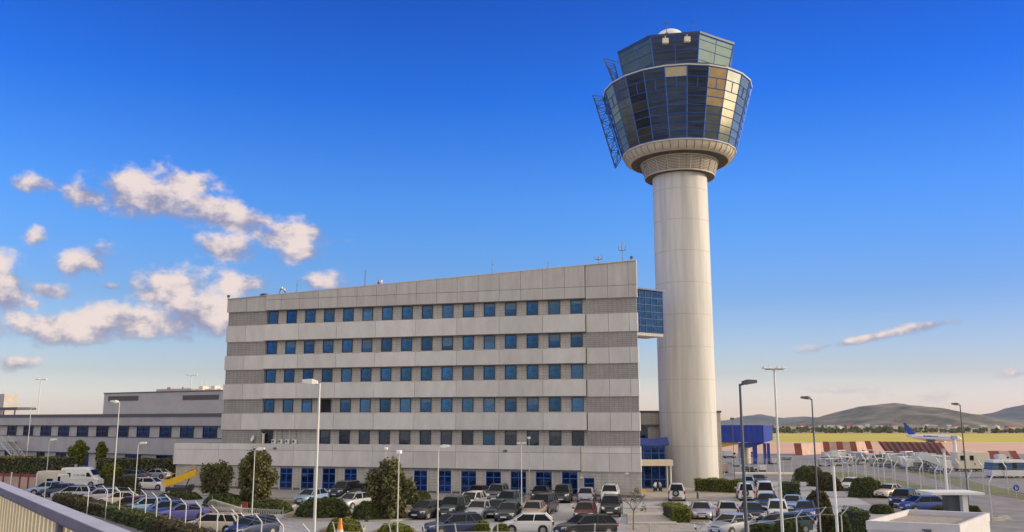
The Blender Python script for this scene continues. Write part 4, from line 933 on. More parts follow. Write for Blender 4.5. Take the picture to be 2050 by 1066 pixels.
car('hatch', 1703, 984, -125, 'white', 'white hatchback between bushes on the road by the inner fence', RD)
car('sedan', 1745, 992, -130, 'grey', 'grey sedan behind the large dark bush by the inner fence', RD)
car('sedan', 1781, 999, -138, 'cream', 'cream sedan parked right of the large dark bush', RD)
car('suv', 1812, 1019, -132, 'black', 'black SUV left of the blue car behind the kiosk', RD)
car('hatch', 1845, 1028, 190, 'blue', 'blue hatchback with a white roof behind the kiosk', RD)
# white high roofed van on the left
def big_van(px, py, label):
    p = G(px, py); t = empty('cargo_van', (p.x, p.y + 1, .02), R(-4))
    b = MB(); w = .98; secs = []
    for x, z0, z1, k in ((-2.8, .45, 2.2, .92), (-2.72, .35, 2.55, .97), (-2.2, .32, 2.62, 1), (1.0, .32, 2.62, 1), (1.55, .32, 2.35, .98), (2.15, .32, 1.6, .97), (2.35, .34, 1.25, .96), (2.85, .36, 1.05, .9), (2.95, .42, .7, .8)):
        secs.append([(x, -w * k, z0), (x, -w * k, z0 + (z1 - z0) * .55), (x, -w * k * .9, z1 - .12), (x, -w * k * .75, z1), (x, w * k * .75, z1), (x, w * k * .9, z1 - .12), (x, w * k, z0 + (z1 - z0) * .55), (x, w * k, z0)])
    b.loft(secs); b.build('body', PC['white'], t, 35)
    for x0, x1 in ((-2.55, -2.0), (-1.75, -1.2)):
        b = MB(); b.box(x0, x1, -.985, -.95, 1.35, 1.9); b.build('side_window', M['carglass'], t)
    b = MB(); b.loft([[(1.15, -.985, 1.4), (1.15, -.95, 1.4), (1.95, -.95, 1.4), (1.95, -.96, 1.4)], [(1.15, -.95, 1.95), (1.15, -.92, 1.95), (1.5, -.91, 1.95), (1.5, -.94, 1.95)]]); b.build('side_window', M['carglass'], t)
    b = MB(); b.face([(2.17, -.82, 1.62), (2.17, .82, 1.62), (1.6, .75, 2.34), (1.6, -.75, 2.34)]); b.build('windscreen', M['carglass'], t)
    b = MB(); b.box(-2.75, 2.8, -.995, -.96, .95, 1.0); b.build('stripe', M['grey_'], t) if 'grey_' in M else b.build('stripe', M['steel'], t)
    # faint lettering on the side
    b = MB(); x = -.8; r2 = random.Random(5)
    for ch in range(13):
        w_ = .1
        if ch != 7:
            b.box(x, x + .025, -.992, -.965, 1.5, 1.68); b.box(x, x + w_ * r2.choice((.5, .9)), -.992, -.965, 1.66, 1.69)
            if r2.random() < .5: b.box(x, x + w_ * .8, -.992, -.965, 1.5, 1.525)
            if r2.random() < .6: b.box(x + w_ * .7, x + w_ * .95, -.992, -.965, 1.5, 1.68)
        x += .145
    b.build('lettering', M['trim'], t)
    for x in (-1.75, 1.95):
        for y in (-.87, .87): wheel(t, x, y, .34, .22)
    b = MB()
    for x in (-1.75, 1.95): b.bar((x, -.97, .36), (x, -.988, .36), .42, 16)
    b.build('wheel_arch', M['trim'], t)
    for y in (-.7, .7): b = MB(); b.cb(2.87, y, .85, .12, .3, .2); b.build('headlight', M['headlight'], t)
    t.scale = (.88, .88, .92); tag(t, label, 'van'); return t
big_van(155, 976, 'white high roofed van with faint dark lettering and small side windows')
# cream box truck at far left
p = G(92, 988); t = empty('box_truck', (p.x, p.y + 1.2, .02), R(-6)); b = MB(); b.box(-2.2, 1.6, -1.1, 1.1, .8, 2.9); b.build('box', M['cream'], t); b = MB(); b.loft([[(1.65, -1, .5), (1.65, 1, .5), (1.65, 1, 2.5), (1.65, -1, 2.5)], [(2.9, -1, .5), (2.9, 1, .5), (2.5, .95, 2.4), (2.5, -.95, 2.4)]]); b.build('cab', M['white'], t)
b = MB(); b.box(1.9, 2.4, -1.02, -.99, 1.5, 2.2); b.build('window', M['carglass'], t); b = MB(); b.box(-.4, 1.0, -1.13, -1.103, .85, 1.9); b.build('side_opening', M['open'], t)
for x in (-1.4, 2.0):
    for y in (-.95, .95): wheel(t, x, y, .42, .25)
t.scale = (.62, .8, .85); tag(t, 'cream box truck with a dark side opening at the far left', 'truck')
# red and faded hoarding
a, c = G(-12, 986), G(72, 990); t = empty('site_hoarding', (a.x, a.y, 0), math.atan2(c.y - a.y, c.x - a.x)); L_ = (c - a).length
b = MB(); b.box(0, L_, 0, .1, .1, 2.2); b.build('panel', M['pinkwhite'], t); b = MB(); b.box(0, L_, -.03, -.003, 1.9, 2.25); b.build('top_rail', M['redfade'], t)
for k in range(6): b = MB(); x = L_ * k / 5; b.box(x - .07, x + .07, -.12, -.035, 0, 2.4); b.build('post', M['redfade'] if k in (1, 3, 4) else M['white'], t)
tag(t, 'faded pink and red site hoarding at the far left behind the railing', 'hoarding')
# yellow belt loader
p = G(352, 992); t = empty('belt_loader', (p.x, p.y + 1.0, 0), R(8))
def beam(b, P, Q, h, w, mi=None):
    b.loft([[(P[0], -w, P[1]), (P[0], w, P[1]), (P[0], w, P[1] + h), (P[0], -w, P[1] + h)], [(Q[0], -w, Q[1]), (Q[0], w, Q[1]), (Q[0], w, Q[1] + h), (Q[0], -w, Q[1] + h)]], mi=mi)
b = MB(); beam(b, (-2.6, .7), (2.4, 2.3), .85, .45); b.build('conveyor', M['yellow'], t)
b = MB(); beam(b, (-2.55, 1.48), (2.35, 3.18), .04, .36); b.build('belt', M['trim'], t)
b = MB(); b.box(-1.9, 1.8, -.7, .7, .4, .85); b.box(1.4, 2.0, -.7, .7, .55, 1.2); b.bar((.9, 0, .8), (1.6, 0, 2.5), .08); b.build('chassis', M['trim'], t)
b = MB(); b.bar((-2.5, -.5, 1.9), (2.2, -.5, 3.7), .035); [b.bar((x, -.5, 1.3 + (x + 2.5) * .36), (x, -.5, 1.9 + (x + 2.5) * .385), .03) for x in (-2.3, -1.2, 0, 1.1, 2.1)]; b.build('handrail', M['yellow'], t)
b = MB(); b.box(-2.6, -1.9, -.7, .2, .45, 1.25); b.build('cab', M['silver'], t)
for x in (-1.3, 1.3):
    for y in (-.7, .7): wheel(t, x, y, .34, .22)
t.scale = (.74, 1, .92); tag(t, 'yellow belt loader with a raised conveyor beside the low office wing', 'loader')
# small cream utility cart between the lamps
p = G(232, 985); t = empty('utility_cart', (p.x, p.y + .8, 0), R(-80)); b = MB(); b.box(-1, .9, -.6, .6, .35, .9); b.box(-.95, .1, -.55, .55, 1.45, 1.55); b.build('body', M['cream'], t, 30)
b = MB(); [b.bar((x, y, .9), (x, y, 1.45), .035) for x in (-.9, .05) for y in (-.5, .5)]; b.build('roof_post', M['redfade'], t)
b = MB(); b.box(.6, .95, -.4, .4, .9, 1.2); b.build('dashboard', M['redfade'], t)
for x in (-.7, .65):
    for y in (-.55, .55): wheel(t, x, y, .24, .16)
tag(t, 'small cream and pink utility cart left of the white head lamp', 'cart')
# ------------------------------------------------------------------ vegetation
def leaves(b, pts_fn, n, size, rg_, up=.3):
    bm = b.bm
    for _ in range(n):
        p, nrm = pts_fn()
        s = size * rg_.uniform(.6, 1.3)
        d = Vector((rg_.gauss(0, 1), rg_.gauss(0, 1), rg_.gauss(0, 1) + up)); d = (d.normalized() * .8 + nrm * .6).normalized()
        t = d.orthogonal().normalized(); t = Matrix.Rotation(rg_.uniform(0, 6.28), 3, d) @ t; w = d.cross(t)
        v = [bm.verts.new(p + t * s), bm.verts.new(p + w * s * .55), bm.verts.new(p - t * s), bm.verts.new(p - w * s * .55)]
        bm.faces.new(v)
def crown(b, clumps, n, size, rg_):
    """clumps: (centre, radii) ellipsoids, leaves lie mostly near their surface"""
    tot = sum(r[0] * r[2] for _, r in clumps)
    for c, r in clumps:
        c = Vector(c)
        def fn():
            d = Vector((rg_.gauss(0, 1), rg_.gauss(0, 1), rg_.gauss(0, 1))).normalized(); k = rg_.random() ** .45 * (rg_.uniform(1.1, 1.45) if rg_.random() < .22 else 1)
            return c + Vector((d.x * r[0], d.y * r[1], d.z * r[2])) * k, d
        leaves(b, fn, int(n * r[0] * r[2] / tot), size, rg_)
def tree(px, base, top, halfw_px, label, mats='leaf', seed=1, low=.12, n=7000, size=.16, shape='round', group='trees around the car parks', trunk=True, cat='tree', name='broadleaf_tree'):
    p = G(px, base); rg_ = random.Random(seed); H_ = RY(px, top, p.y).z - p.z; rr = halfw_px / FPX * p.length
    t = empty(name, p)
    cl = []
    zb = H_ * low; N = 26
    for i in range(N):
        f = (i + .5) / N; z = zb + (H_ - zb) * f
        if shape == 'round': prof = math.sin(math.pi * min(1, .14 + f * .82)) ** .6
        elif shape == 'cone': prof = (1 - f) ** .55 * min(1, .45 + f * 2.5)
        else: prof = math.sqrt(max(0, 1 - f * f)) 
        a = i * 2.4; k = rr * prof * rg_.uniform(.35, .82); q = rr * rg_.uniform(.17, .38)
        cl.append(((k * math.cos(a), k * math.sin(a) * .9, min(z, H_ - q * .8)), (q, q, q * rg_.uniform(.9, 1.6))))
    cl.append(((0, 0, H_ - rr * .35), (rr * .35, rr * .35, rr * .38)))
    b = MB(); crown(b, cl, n, size, rg_)
    # inner mass of leaves so that the crown is not hollow
    def fn():
        f = rg_.random(); z = zb + (H_ - zb) * f; prof = (math.sin(math.pi * min(1, .12 + f * .8)) ** .7 if shape != 'cone' else (1 - f) ** .6); a = rg_.uniform(0, 6.28); k = rr * prof * .62 * math.sqrt(rg_.random())
        return Vector((k * math.cos(a), k * math.sin(a), z)), Vector((0, 0, 0))
    leaves(b, fn, n // 4, size * 1.3, rg_)
    b.build('crown', M[mats], t)
    if trunk:
        b = MB(); tr_ = .035 * H_; hz = H_ * (low + .25)
        b.bar((0, 0, -.1), (.1, 0, hz), tr_, 10, tr_ * .6)
        for i in range(6):
            a = i * 1.05 + seed; z0 = hz * rg_.uniform(.35, .95); b.bar((.05, 0, z0), (rr * .55 * math.cos(a), rr * .55 * math.sin(a), H_ * rg_.uniform(.45, .8)), tr_ * .5, 6, tr_ * .12)
        b.build('trunk', M['bark'], t, 40)
    tag(t, label, cat, group); return t
tree(434, 1000, 931, 33, 'rounded dark olive tree left of the largest left hand tree', seed=3, low=.2)
tree(509, 1014, 907, 40, 'broad olive tree behind the street lamp left of the ground floor windows', seed=5, low=.06, n=9000)
tree(781, 1040, 925, 47, 'largest olive tree in the middle before the office front', seed=8, low=.04, n=10000)
tree(155, 948, 884, 16, 'rounded evergreen tree with a bare stem before the terminal, left of a smaller one', 'leafy', seed=11, low=.35, n=3500, size=.2)
tree(199, 948, 886, 12, 'smaller evergreen tree before the terminal right of the rounded one', 'leafy', seed=12, low=.3, n=2800, size=.2)
def bush(px, base, halfw_px, h_px, label, mats='leaf2', seed=1, n=3500, size=.12, deep=.8, group='rounded bushes in the car parks'):
    p = G(px, base); rg_ = random.Random(seed); D = p.length; rr = halfw_px / FPX * D; H_ = h_px / FPX * D
    c = empty('bush', (p.x, p.y + rr * deep * .8, p.z)); b = MB()
    def fn():
        a = rg_.uniform(0, 6.28); k = math.sqrt(rg_.random()); z = H_ * (1 - k ** 5) * rg_.uniform(.8, 1.03) if rg_.random() < .85 else H_ * rg_.random() * (1 - k ** 6)
        k *= 1 + .06 * math.sin(a * 5 + seed) + .04 * math.sin(a * 11)
        z *= 1 + .08 * math.sin(a * 3 + k * 7 + seed)
        return Vector((rr * k * math.cos(a), rr * deep * k * math.sin(a), max(.03, z))), Vector((.5 * math.cos(a) * k, .5 * math.sin(a) * k, .7))
    leaves(b, fn, n, size, rg_); b.build('foliage', M[mats], c)
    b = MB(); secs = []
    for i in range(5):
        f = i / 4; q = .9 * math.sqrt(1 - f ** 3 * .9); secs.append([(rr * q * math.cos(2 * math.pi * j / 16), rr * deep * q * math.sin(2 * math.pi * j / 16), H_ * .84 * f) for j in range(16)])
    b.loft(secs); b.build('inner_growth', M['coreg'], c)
    tag(c, label, 'bush', group); return c
bush(638, 1040, 53, 34, 'widest rounded bush in front of the pale blue hatchback', seed=2, n=6000)
bush(735, 1044, 33, 32, 'rounded dark bush at the foot of the largest olive tree', seed=3, n=4500)
bush(838, 1012, 26, 22, 'bush between the olive tree and the black hatchback', seed=4, deep=1)
bush(528, 1030, 48, 22, 'low dark bush behind the razor wire left of the ground floor windows', seed=5, n=5000)
bush(440, 1018, 42, 22, 'low dark bush under the rounded olive tree on the left', seed=6, n=4500)
bush(684, 1070, 34, 24, 'bush with an orange marker at the lower edge', 'leafy', seed=7, n=4200)
bush(786, 1078, 36, 22, 'low grassy bush below the largest olive tree at the lower edge', 'leafy', seed=8, n=4200)
bush(965, 1082, 16, 32, 'olive green bush left of the white hatchback at the lower edge', 'leafy', seed=9)
bush(1003, 1086, 18, 30, 'second olive green bush touching the white hatchback at the lower edge', 'leafy', seed=10)
bush(1627, 965, 30, 26, 'dark bush left of the car road beside the inner fence', seed=11)
bush(1652, 975, 26, 24, 'brownish bush right of the dark bush by the inner fence', 'leafr', seed=12)
bush(1668, 984, 24, 24, 'brown green bush left of the white hatchback by the inner fence', 'leafr', seed=13)
bush(1742, 997, 33, 32, 'large dark bush between the white hatchback and the grey sedan', seed=14, n=5000, deep=.6)
bush(1528, 1080, 22, 24, 'round bush left of the teal grey estate car at the lower edge', seed=15)
bush(1583, 1080, 30, 30, 'round dark bush in front of the teal grey estate car', seed=16)
bush(1645, 1036, 25, 42, 'tall loose brown shrub right of the bright blue hatchback', 'leafr', seed=17, n=4200)
bush(1664, 1090, 20, 46, 'brown green round bush left of the pale thick pole', 'leafr', seed=18)
bush(1693, 1095, 18, 52, 'dark round bush right of the pale thick pole', seed=19)
bush(1772, 1030, 22, 14, 'small green bush above the left corner of the kiosk', seed=20)
bush(232, 995, 36, 32, 'low reddish shrub bed left of the small white estate car', 'leafr', seed=21)
bush(350, 1002, 40, 12, 'low dark planting below the yellow loader', seed=22)
bush(1325, 978, 20, 14, 'dark green plants beside the glass entrance', seed=23, deep=.4)
bush(1900, 1042, 30, 20, 'green bush under the gate canopy behind the kiosk', 'leafr', seed=24)
bush(1952, 1030, 16, 12, 'small dark bush right of the gate canopy column', seed=25)
bush(170, 972, 40, 40, 'yellowish shrub beside the nose of the white van', 'leafy', seed=26, n=3000) if False else bush(213, 972, 22, 34, 'yellowish shrub beside the nose of the white van', 'leafy', seed=26, n=3200, size=.16)
# clipped hedges
def hedge(P0, P1, h, w, label, mats='leaf2', seed=1, dens=170, size=.09, group='clipped hedges'):
    P0 = Vector((P0.x, P0.y, P0.z)); P1 = Vector((P1.x, P1.y, P0.z)); L_ = (P1 - P0).length; rg_ = random.Random(seed)
    t = empty('hedge', P0, math.atan2(P1.y - P0.y, P1.x - P0.x)); b = MB()
    def fn():
        x = rg_.uniform(0, L_); wob = .07 * math.sin(x * 1.7 + seed) + .05 * math.sin(x * 4.1)
        q = rg_.random()
        if q < .42: return Vector((x, wob * .6 + rg_.gauss(0, .05), rg_.uniform(.05, h))), Vector((0, -.9, .2))
        if q < .80: return Vector((x, rg_.uniform(0, w), h + wob + rg_.gauss(0, .04))), Vector((0, 0, 1))
        if q < .9: return Vector((x, w, rg_.uniform(.05, h))), Vector((0, .9, 0))
        return Vector((rg_.choice((0, L_)) + rg_.gauss(0, .04), rg_.uniform(0, w), rg_.uniform(.05, h))), Vector((.5, 0, 0))
    leaves(b, fn, int(dens * L_ * (h + w) * .8), size, rg_); b.build('foliage', M[mats], t)
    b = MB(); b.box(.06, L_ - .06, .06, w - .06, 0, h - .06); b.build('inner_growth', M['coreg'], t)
    tag(t, label, 'hedge', group); return t
hl_ = [G(105, 1010), G(200, 1036), G(300, 1068), G(420, 1116)]
hedge(hl_[0], hl_[1] + (hl_[1] - hl_[0]) * .0, .95, 1.6, 'far end of the dark hedge beside the lower left road, left of the hedge lamp', 'leafr', 1, size=.12)
hedge(hl_[1], hl_[2], 1.0, 1.6, 'middle length of the dark hedge beside the lower left road', 'leaf2', 2, size=.11)
hedge(hl_[2], hl_[3], 1.05, 1.6, 'near end of the dark hedge cut by the lower edge', 'leafr', 3, size=.1)
hedge(G(1391, 986), G(1482, 990), 1.55, 1.3, 'bright topped clipped hedge right of the tower foot', 'leafy', 4, size=.1)
hedge(G(1561, 1001), G(1603, 1002), 1.75, 2.2, 'square clipped hedge block right of the white panel van', 'leaf2', 5)
hedge(G(1347, 1047), G(1384, 1047), 1.15, 5.0, 'yellow green hedge block between the paved path and the lilac sedan', 'leafy', 6)
hedge(G(1711, 1080), G(1745, 1080), 1.9, 2.5, 'dark hedge block against the left wall of the kiosk', 'leaf2', 7)
hedge(G(-40, 955), G(122, 957), 2.9, 3, 'tall dark shrub belt before the terminal at the far left', 'leaf', 8, dens=40, size=.2)
hedge(G(190, 955), G(356, 957), 2.6, 3, 'dark shrub belt before the terminal behind the parked cars', 'leaf', 9, dens=45, size=.2)
# bare tree
p = G(1268, 1062); t = empty('bare_tree', p); b = MB(); rg_ = random.Random(4)
Ht = RY(1268, 978, p.y).z
def branch(a, d, L_, r, dep):
    e = a + d * L_; b.bar(a, e, r, 6, r * .65)
    if dep == 0: return
    for i in range(3 if dep > 1 else 3):
        nd = (d + Vector((rg_.gauss(0, .42), rg_.gauss(0, .42), rg_.gauss(.05, .22)))).normalized(); branch(e, nd, L_ * rg_.uniform(.6, .8), r * .62, dep - 1)
b.bar((0, 0, 0), (.05, 0, Ht * .45), .06, 8, .05)
for q in range(5):
    a = q * 1.3; branch(Vector((.05, 0, Ht * .45)), Vector((math.cos(a) * .55, math.sin(a) * .4, .75)).normalized(), Ht * .2, .03, 3)
b.build('trunk', M['barkgrey'], t)
b = MB(); crown(b, [((.3, 0, Ht * .92), (.28, .2, .4)), ((.85, 0, Ht * .55), (.25, .2, .35)), ((.1, 0, Ht * .7), (.3, .2, .2))], 110, .08, rg_); b.build('leaf_tuft', M['leaf2'], t)
tag(t, 'thin leafless young tree left of the paved path', 'tree')
# ------------------------------------------------------------------ fences
def fence_post(t, x, y, z, h, lean, tip=.45, r=.045, mt='steel_pale'):
    b = MB(); b.bar((x, y, z), (x, y, z + h), r, 6); b.bar((x, y, z + h), (x + lean[0] * tip, y + lean[1] * tip, z + h + tip * 1.05), r * .9, 6); b.build('post', M[mt], t)
def fence(name, pts, h, lean, label, mesh=True, r=.045, tip=.45, wires=3, group='perimeter fences', mt='steel_pale'):
    t = empty(name, (0, 0, 0)); b = MB()
    for i, p in enumerate(pts):
        fence_post(t, p.x, p.y, gz(p.x, p.y), h, lean[i] if isinstance(lean, list) else lean, tip, r, mt)
    for i, (a, c) in enumerate(zip(pts, pts[1:])):
        za, zc_ = gz(a.x, a.y), gz(c.x, c.y); la = lean[i] if isinstance(lean, list) else lean; lc = lean[i + 1] if isinstance(lean, list) else lean
        for k in range(wires): f = (k + 1) / wires; b.bar((a.x + la[0] * tip * f, a.y + la[1] * tip * f, za + h + tip * f), (c.x + lc[0] * tip * f, c.y + lc[1] * tip * f, zc_ + h + tip * f), .008, 4)
        for zz in (.1, h * .5, h): b.bar((a.x, a.y, za + zz), (c.x, c.y, zc_ + zz), .012, 4)
        if mesh:
            L_ = (c - a).length; n = int(L_ / .22)
            for k in range(1, n): q = a.lerp(c, k / n); b.bar((q.x, q.y, gz(q.x, q.y)), (q.x, q.y, gz(q.x, q.y) + h), .006, 3)
    b.build('wire_mesh', M['steel'], t)
    tag(t, label, 'fence', group); return t
# along the left car park and round to the kiosk, tops leaning outwards
BP = [(178, 978), (215, 983), (241, 986), (267, 988), (293, 992), (315, 998), (342, 1003), (373, 1012), (402, 1017), (436, 1026), (476, 1034), (524, 1045), (567, 1054), (620, 1066)]
pa = [RZ(px, py, 2.4) for px, py in BP]
d0 = (pa[-1] - pa[0]); n_ = Vector((d0.y, -d0.x, 0)).normalized(); n_ = n_ if n_.y < 0 else -n_
fence('perimeter_fence', pa, 2.4, (-.75, -.65), 'pale fence with angled post tops running along the left car park', mesh=False, wires=2, r=.04)
BP2 = [(670, 1062), (728, 1068), (782, 1066), (850, 1070), (913, 1066), (996, 1064), (1100, 1068), (1190, 1066), (1300, 1066), (1400, 1062), (1498, 1050), (1594, 1036), (1641, 1030), (1684, 1032)]
pb = [RZ(px, py, 2.4) for px, py in BP2]
fence('perimeter_fence', pb, 2.4, [(-.1, -.9)] * 5 + [(0, -.9)] * 4 + [(.45, -.8), (.7, -.7), (.7, -.6), (.75, -.5), (.9, -.3)], 'pale fence posts along the lower edge of the central car park', mesh=False, wires=1, r=.04)
# fences round the airside road on the right
fa = [G(px, py) for px, py in ((1700, 972), (1716, 974), (1733, 976), (1752, 979), (1772, 982), (1794, 986), (1818, 990), (1845, 996), (1876, 1003), (1905, 1011), (1943, 1023), (1986, 1038))]
fence('perimeter_fence', fa, 3.0, (.75, .2), 'tall inner fence with posts leaning right that ends beside the kiosk', tip=.7, r=.06)
fb = [G(px, py) for px, py in ((1665, 962), (1688, 963), (1710, 964), (1735, 966), (1760, 967), (1788, 969), (1818, 971), (1850, 974), (1885, 977), (1925, 981), (1970, 985), (2019, 990), (2075, 996))]
fence('perimeter_fence', fb, 3.0, (-.75, -.2), 'outer fence on the apron side with posts leaning left', tip=.7, r=.06)
fc = [G(px, 952) for px in range(1450, 1665, 17)]
fence('perimeter_fence', fc, 2.2, (0, -.5), 'low pale fence before the blue boarding bridge', tip=.35, r=.05)
fd = [G(px, 1040) for px in (1990, 2030, 2080)]
for i_, (px, py) in enumerate(((1995, 1043), (2008, 1040))):
    q = G(px, py); b = MB(); b.loft([[(-.6, -.35, 0), (.6, -.35, 0), (.6, .35, 0), (-.6, .35, 0)], [(-.5, -.25, .3), (.45, -.22, .26), (.5, .25, .3), (-.45, .28, .24)]]); o = b.build('concrete_footing', M['kerb'], loc=q); tag(o, ('left rough concrete footing at the foot of the last fence post', 'right rough concrete footing beyond the last fence post')[i_], 'footing')
# gravel mound at fence foot
# razor wire coils on the ground
t = empty('razor_wire', (0, 0, 0)); b = MB(); A = G(424, 1018); B_ = G(482, 1037); C_ = G(566, 1042)
def coil(b, P, Q, r, turns):
    n = turns * 14; d = (Q - P).normalized(); s = Vector((-d.y, d.x, 0)); last = None
    for i in range(n + 1):
        a = 2 * math.pi * i / 14; p = P.lerp(Q, i / n) + s * math.cos(a) * r + Vector((0, 0, r + math.sin(a) * r))
        if last is not None: b.bar(last, p, .014, 3)
        last = p
coil(b, A, B_, .42, 26); coil(b, B_, C_, .42, 24); b.build('coil', M['steel_pale'], t)
[MB().bar(P_, P_ + Vector((0, 0, 1.1)), .03).build('stake', M['steel'], t) for P_ in (A, B_, C_)]; tag(t, 'coil of pale razor wire on the ground before the left olive trees', 'razor wire')
# red warning posts near the left tree
p = G(489, 1030); t = empty('warning_frame', p); t.scale = (.75, .8, .7); b = MB(); b.bar((-.5, 0, 0), (-.3, 0, 1.5), .05); b.bar((.4, 0, 0), (.25, 0, 1.5), .05); b.bar((-.4, 0, .7), (.35, 0, .7), .05); b.bar((-.3, 0, 1.5), (.25, 0, 1.5), .06); b.build('frame', M['red'], t); b = MB(); b.box(-.3, .25, -.06, -.03, .8, 1.4); b.build('panel', M['redfade'], t); tag(t, 'small red frame behind the razor wire at the foot of the broad olive tree', 'frame')
# orange marker
p = G(680, 1086); t = empty('orange_marker', p); b = MB(); b.lathe([(.34, .07), (.14, 1.25), (.1, 1.6)], 14, cap=True); b.build('body', M['orange'], t, 40); b = MB(); b.lathe([(.262, .55), (.21, .85)], 14); b.build('reflective_band', M['white'], t, 40); b = MB(); b.lathe([(.37, 0), (.37, .07)], 14, cap=True); b.build('base', M['black'], t); tag(t, 'bright orange marker in front of a bush at the lower edge', 'marker')
# planting islands
def island(px0, px1, py0, py1):
    a, c, d, e = G(px0, py1), G(px1, py1), G(px1, py0), G(px0, py0); cx = (a.x + c.x + d.x + e.x) / 4; cy = (a.y + d.y) / 2; rx = ((c.x - a.x) + (d.x - e.x)) / 4; ry = (e.y - a.y) / 2
    pts = [(cx + rx * abs(math.cos(q)) ** .7 * (1 if math.cos(q) > 0 else -1), cy + ry * abs(math.sin(q)) ** .7 * (1 if math.sin(q) > 0 else -1)) for q in [2 * math.pi * k / 28 for k in range(28)]]
    flat('island_kerb', pts, .13, M['kerb'], .13); flat('island_soil', [(cx + (x - cx) * .95, cy + (y - cy) * .95) for x, y in pts], .15, M['soil'], .03)
island(575, 700, 1020, 1043); island(702, 850, 1014, 1045); island(390, 585, 1002, 1034); island(640, 725, 1052, 1080); island(742, 830, 1058, 1082); island(1340, 1392, 1008, 1052)
# ------------------------------------------------------------------ kiosk and gate canopy
def Kp(px, py): return RZ(px, py, 3.2)
kA, kB, kC, kD = Kp(1733, 1043), Kp(1921, 1051), Kp(1981, 1027), Kp(1818, 1020)
kk = empty('guard_kiosk', (0, 0, 0)); tag(kk, 'white flat roofed guard kiosk with a low parapet at the lower right', 'kiosk')
q = [kA, kB, kC, kD]; cen = sum(q, Vector()) / 4
def inset(k): return [cen + (v - cen) * k for v in q]
def ringz(vs, z): return [(v.x, v.y, z) for v in vs]
b = MB(); b.loft([ringz(inset(.985), 0), ringz(inset(.985), 2.75)]); b.build('wall', M['kioskwall'], kk)
b = MB(); ou, inn = q, inset(.93)
for i in range(4):
    j = (i + 1) % 4
    b.loft([[(ou[i].x, ou[i].y, 2.76), (ou[i].x, ou[i].y, 3.2), (inn[i].x, inn[i].y, 3.2), (inn[i].x, inn[i].y, 2.76)], [(ou[j].x, ou[j].y, 2.76), (ou[j].x, ou[j].y, 3.2), (inn[j].x, inn[j].y, 3.2), (inn[j].x, inn[j].y, 2.76)]])
b.build('parapet', M['kioskwall'], kk)
b = MB(); b.loft([ringz(inset(.928), 2.77), ringz(inset(.928), 2.93)]); b.build('roof', M['roof'], kk)
b = MB(); f_ = kA.lerp(kB, .66); dd = (kB - kA).normalized(); an = math.atan2(dd.y, dd.x); Mx = Matrix.Translation((f_.x, f_.y - .03, 2.86)) @ Matrix.Rotation(an, 4, 'Z')
b.cb(0, -.05, 0, .34, .12, .12, Mx); b.cb(.02, -.09, -.09, .2, .08, .1, Mx); b.cb(-.22, -.04, .03, .08, .05, .06, Mx); b.build('wall_lamp', M['lampdark'], kk)
for f0, f1 in ((.1, .35), (.42, .72)):
    a, c = kA.lerp(kB, f0), kA.lerp(kB, f1); b = MB(); o_ = Vector((0, -.06, 0)) ; b.loft([[tuple(a + Vector((0, .1, -2.2))), tuple(a + Vector((0, -.0, -2.2))), tuple(a + Vector((0, -.0, -1.1))), tuple(a + Vector((0, .1, -1.1)))], [tuple(c + Vector((0, .1, -2.2))), tuple(c + Vector((0, -.0, -2.2))), tuple(c + Vector((0, -.0, -1.1))), tuple(c + Vector((0, .1, -1.1)))]]); b.build('window', M['pane_ground'], kk)
gc = empty('gate_canopy', (0, 0, 0)); tag(gc, 'flat pale canopy slab on a single column behind the kiosk', 'canopy')
Yc = 72; a = RY(1866, 985, Yc); c = RY(1971, 985, Yc); zt0 = RY(1900, 986.5, Yc).z; zt1 = RY(1900, 991.5, Yc).z
b = MB(); b.box(a.x, c.x, Yc, Yc + 3.0, zt1, zt0); b.build('slab', M['white'], gc)
b = MB(); a2 = RY(1932, 1000, Yc).x; b.box(a2, a2 + .42, Yc + .4, Yc + .9, 0, zt1 - .003); b.build('column', M['white'], gc)
b = MB(); b.box(a.x + 1.7, a.x + 2.6, Yc + 1, Yc + 2, 0, zt1 - .05); b.build('booth', M['steel_dark'], gc)
# blue round sign on the right
p = G(2037, 1012); t = empty('round_sign', p); b = MB(); b.bar((0, 0, 0), (0, 0, 2.6), .04); b.build('post', M['steel'], t); H_ = RY(2037, 977, p.y).z
b = MB(); b.bar((0, -.05, H_), (0, -.08, H_), .3, 20); b.build('sign_face', M['blue'], t); b = MB(); b.bar((-.02, -.081, H_ + .16), (-.1, -.081, H_ - .16), .035, 4); b.bar((-.02, -.081, H_ - .2), (.14, -.081, H_ + .02), .03, 4); b.build('arrow', M['white'], t); tag(t, 'round blue and white road sign at the right edge', 'sign')
# bollards / posts along the paving by the tower
for px, py, lb in ((1397, 1002, 'small dark bollard on the paving below the tower'), (1287, 988, 'small yellow marker box on the paving before the entrance')):
    p = G(px, py); p.z = .13; t = empty('bollard', p); b = MB(); b.lathe([(.12, 0), (.1, .75), (.07, .85), (0, .88)], 10) if px > 1300 else b.box(-.4, .4, -.2, .2, 0, .3); b.build('shaft', M['steel_dark'] if px > 1300 else M['yellow'], t, 40); b = MB(); b.cb(0, 0, .03, .34, .34, .05); b.build('base', M['kerb'], t); tag(t, lb, 'bollard' if px > 1300 else 'marker')
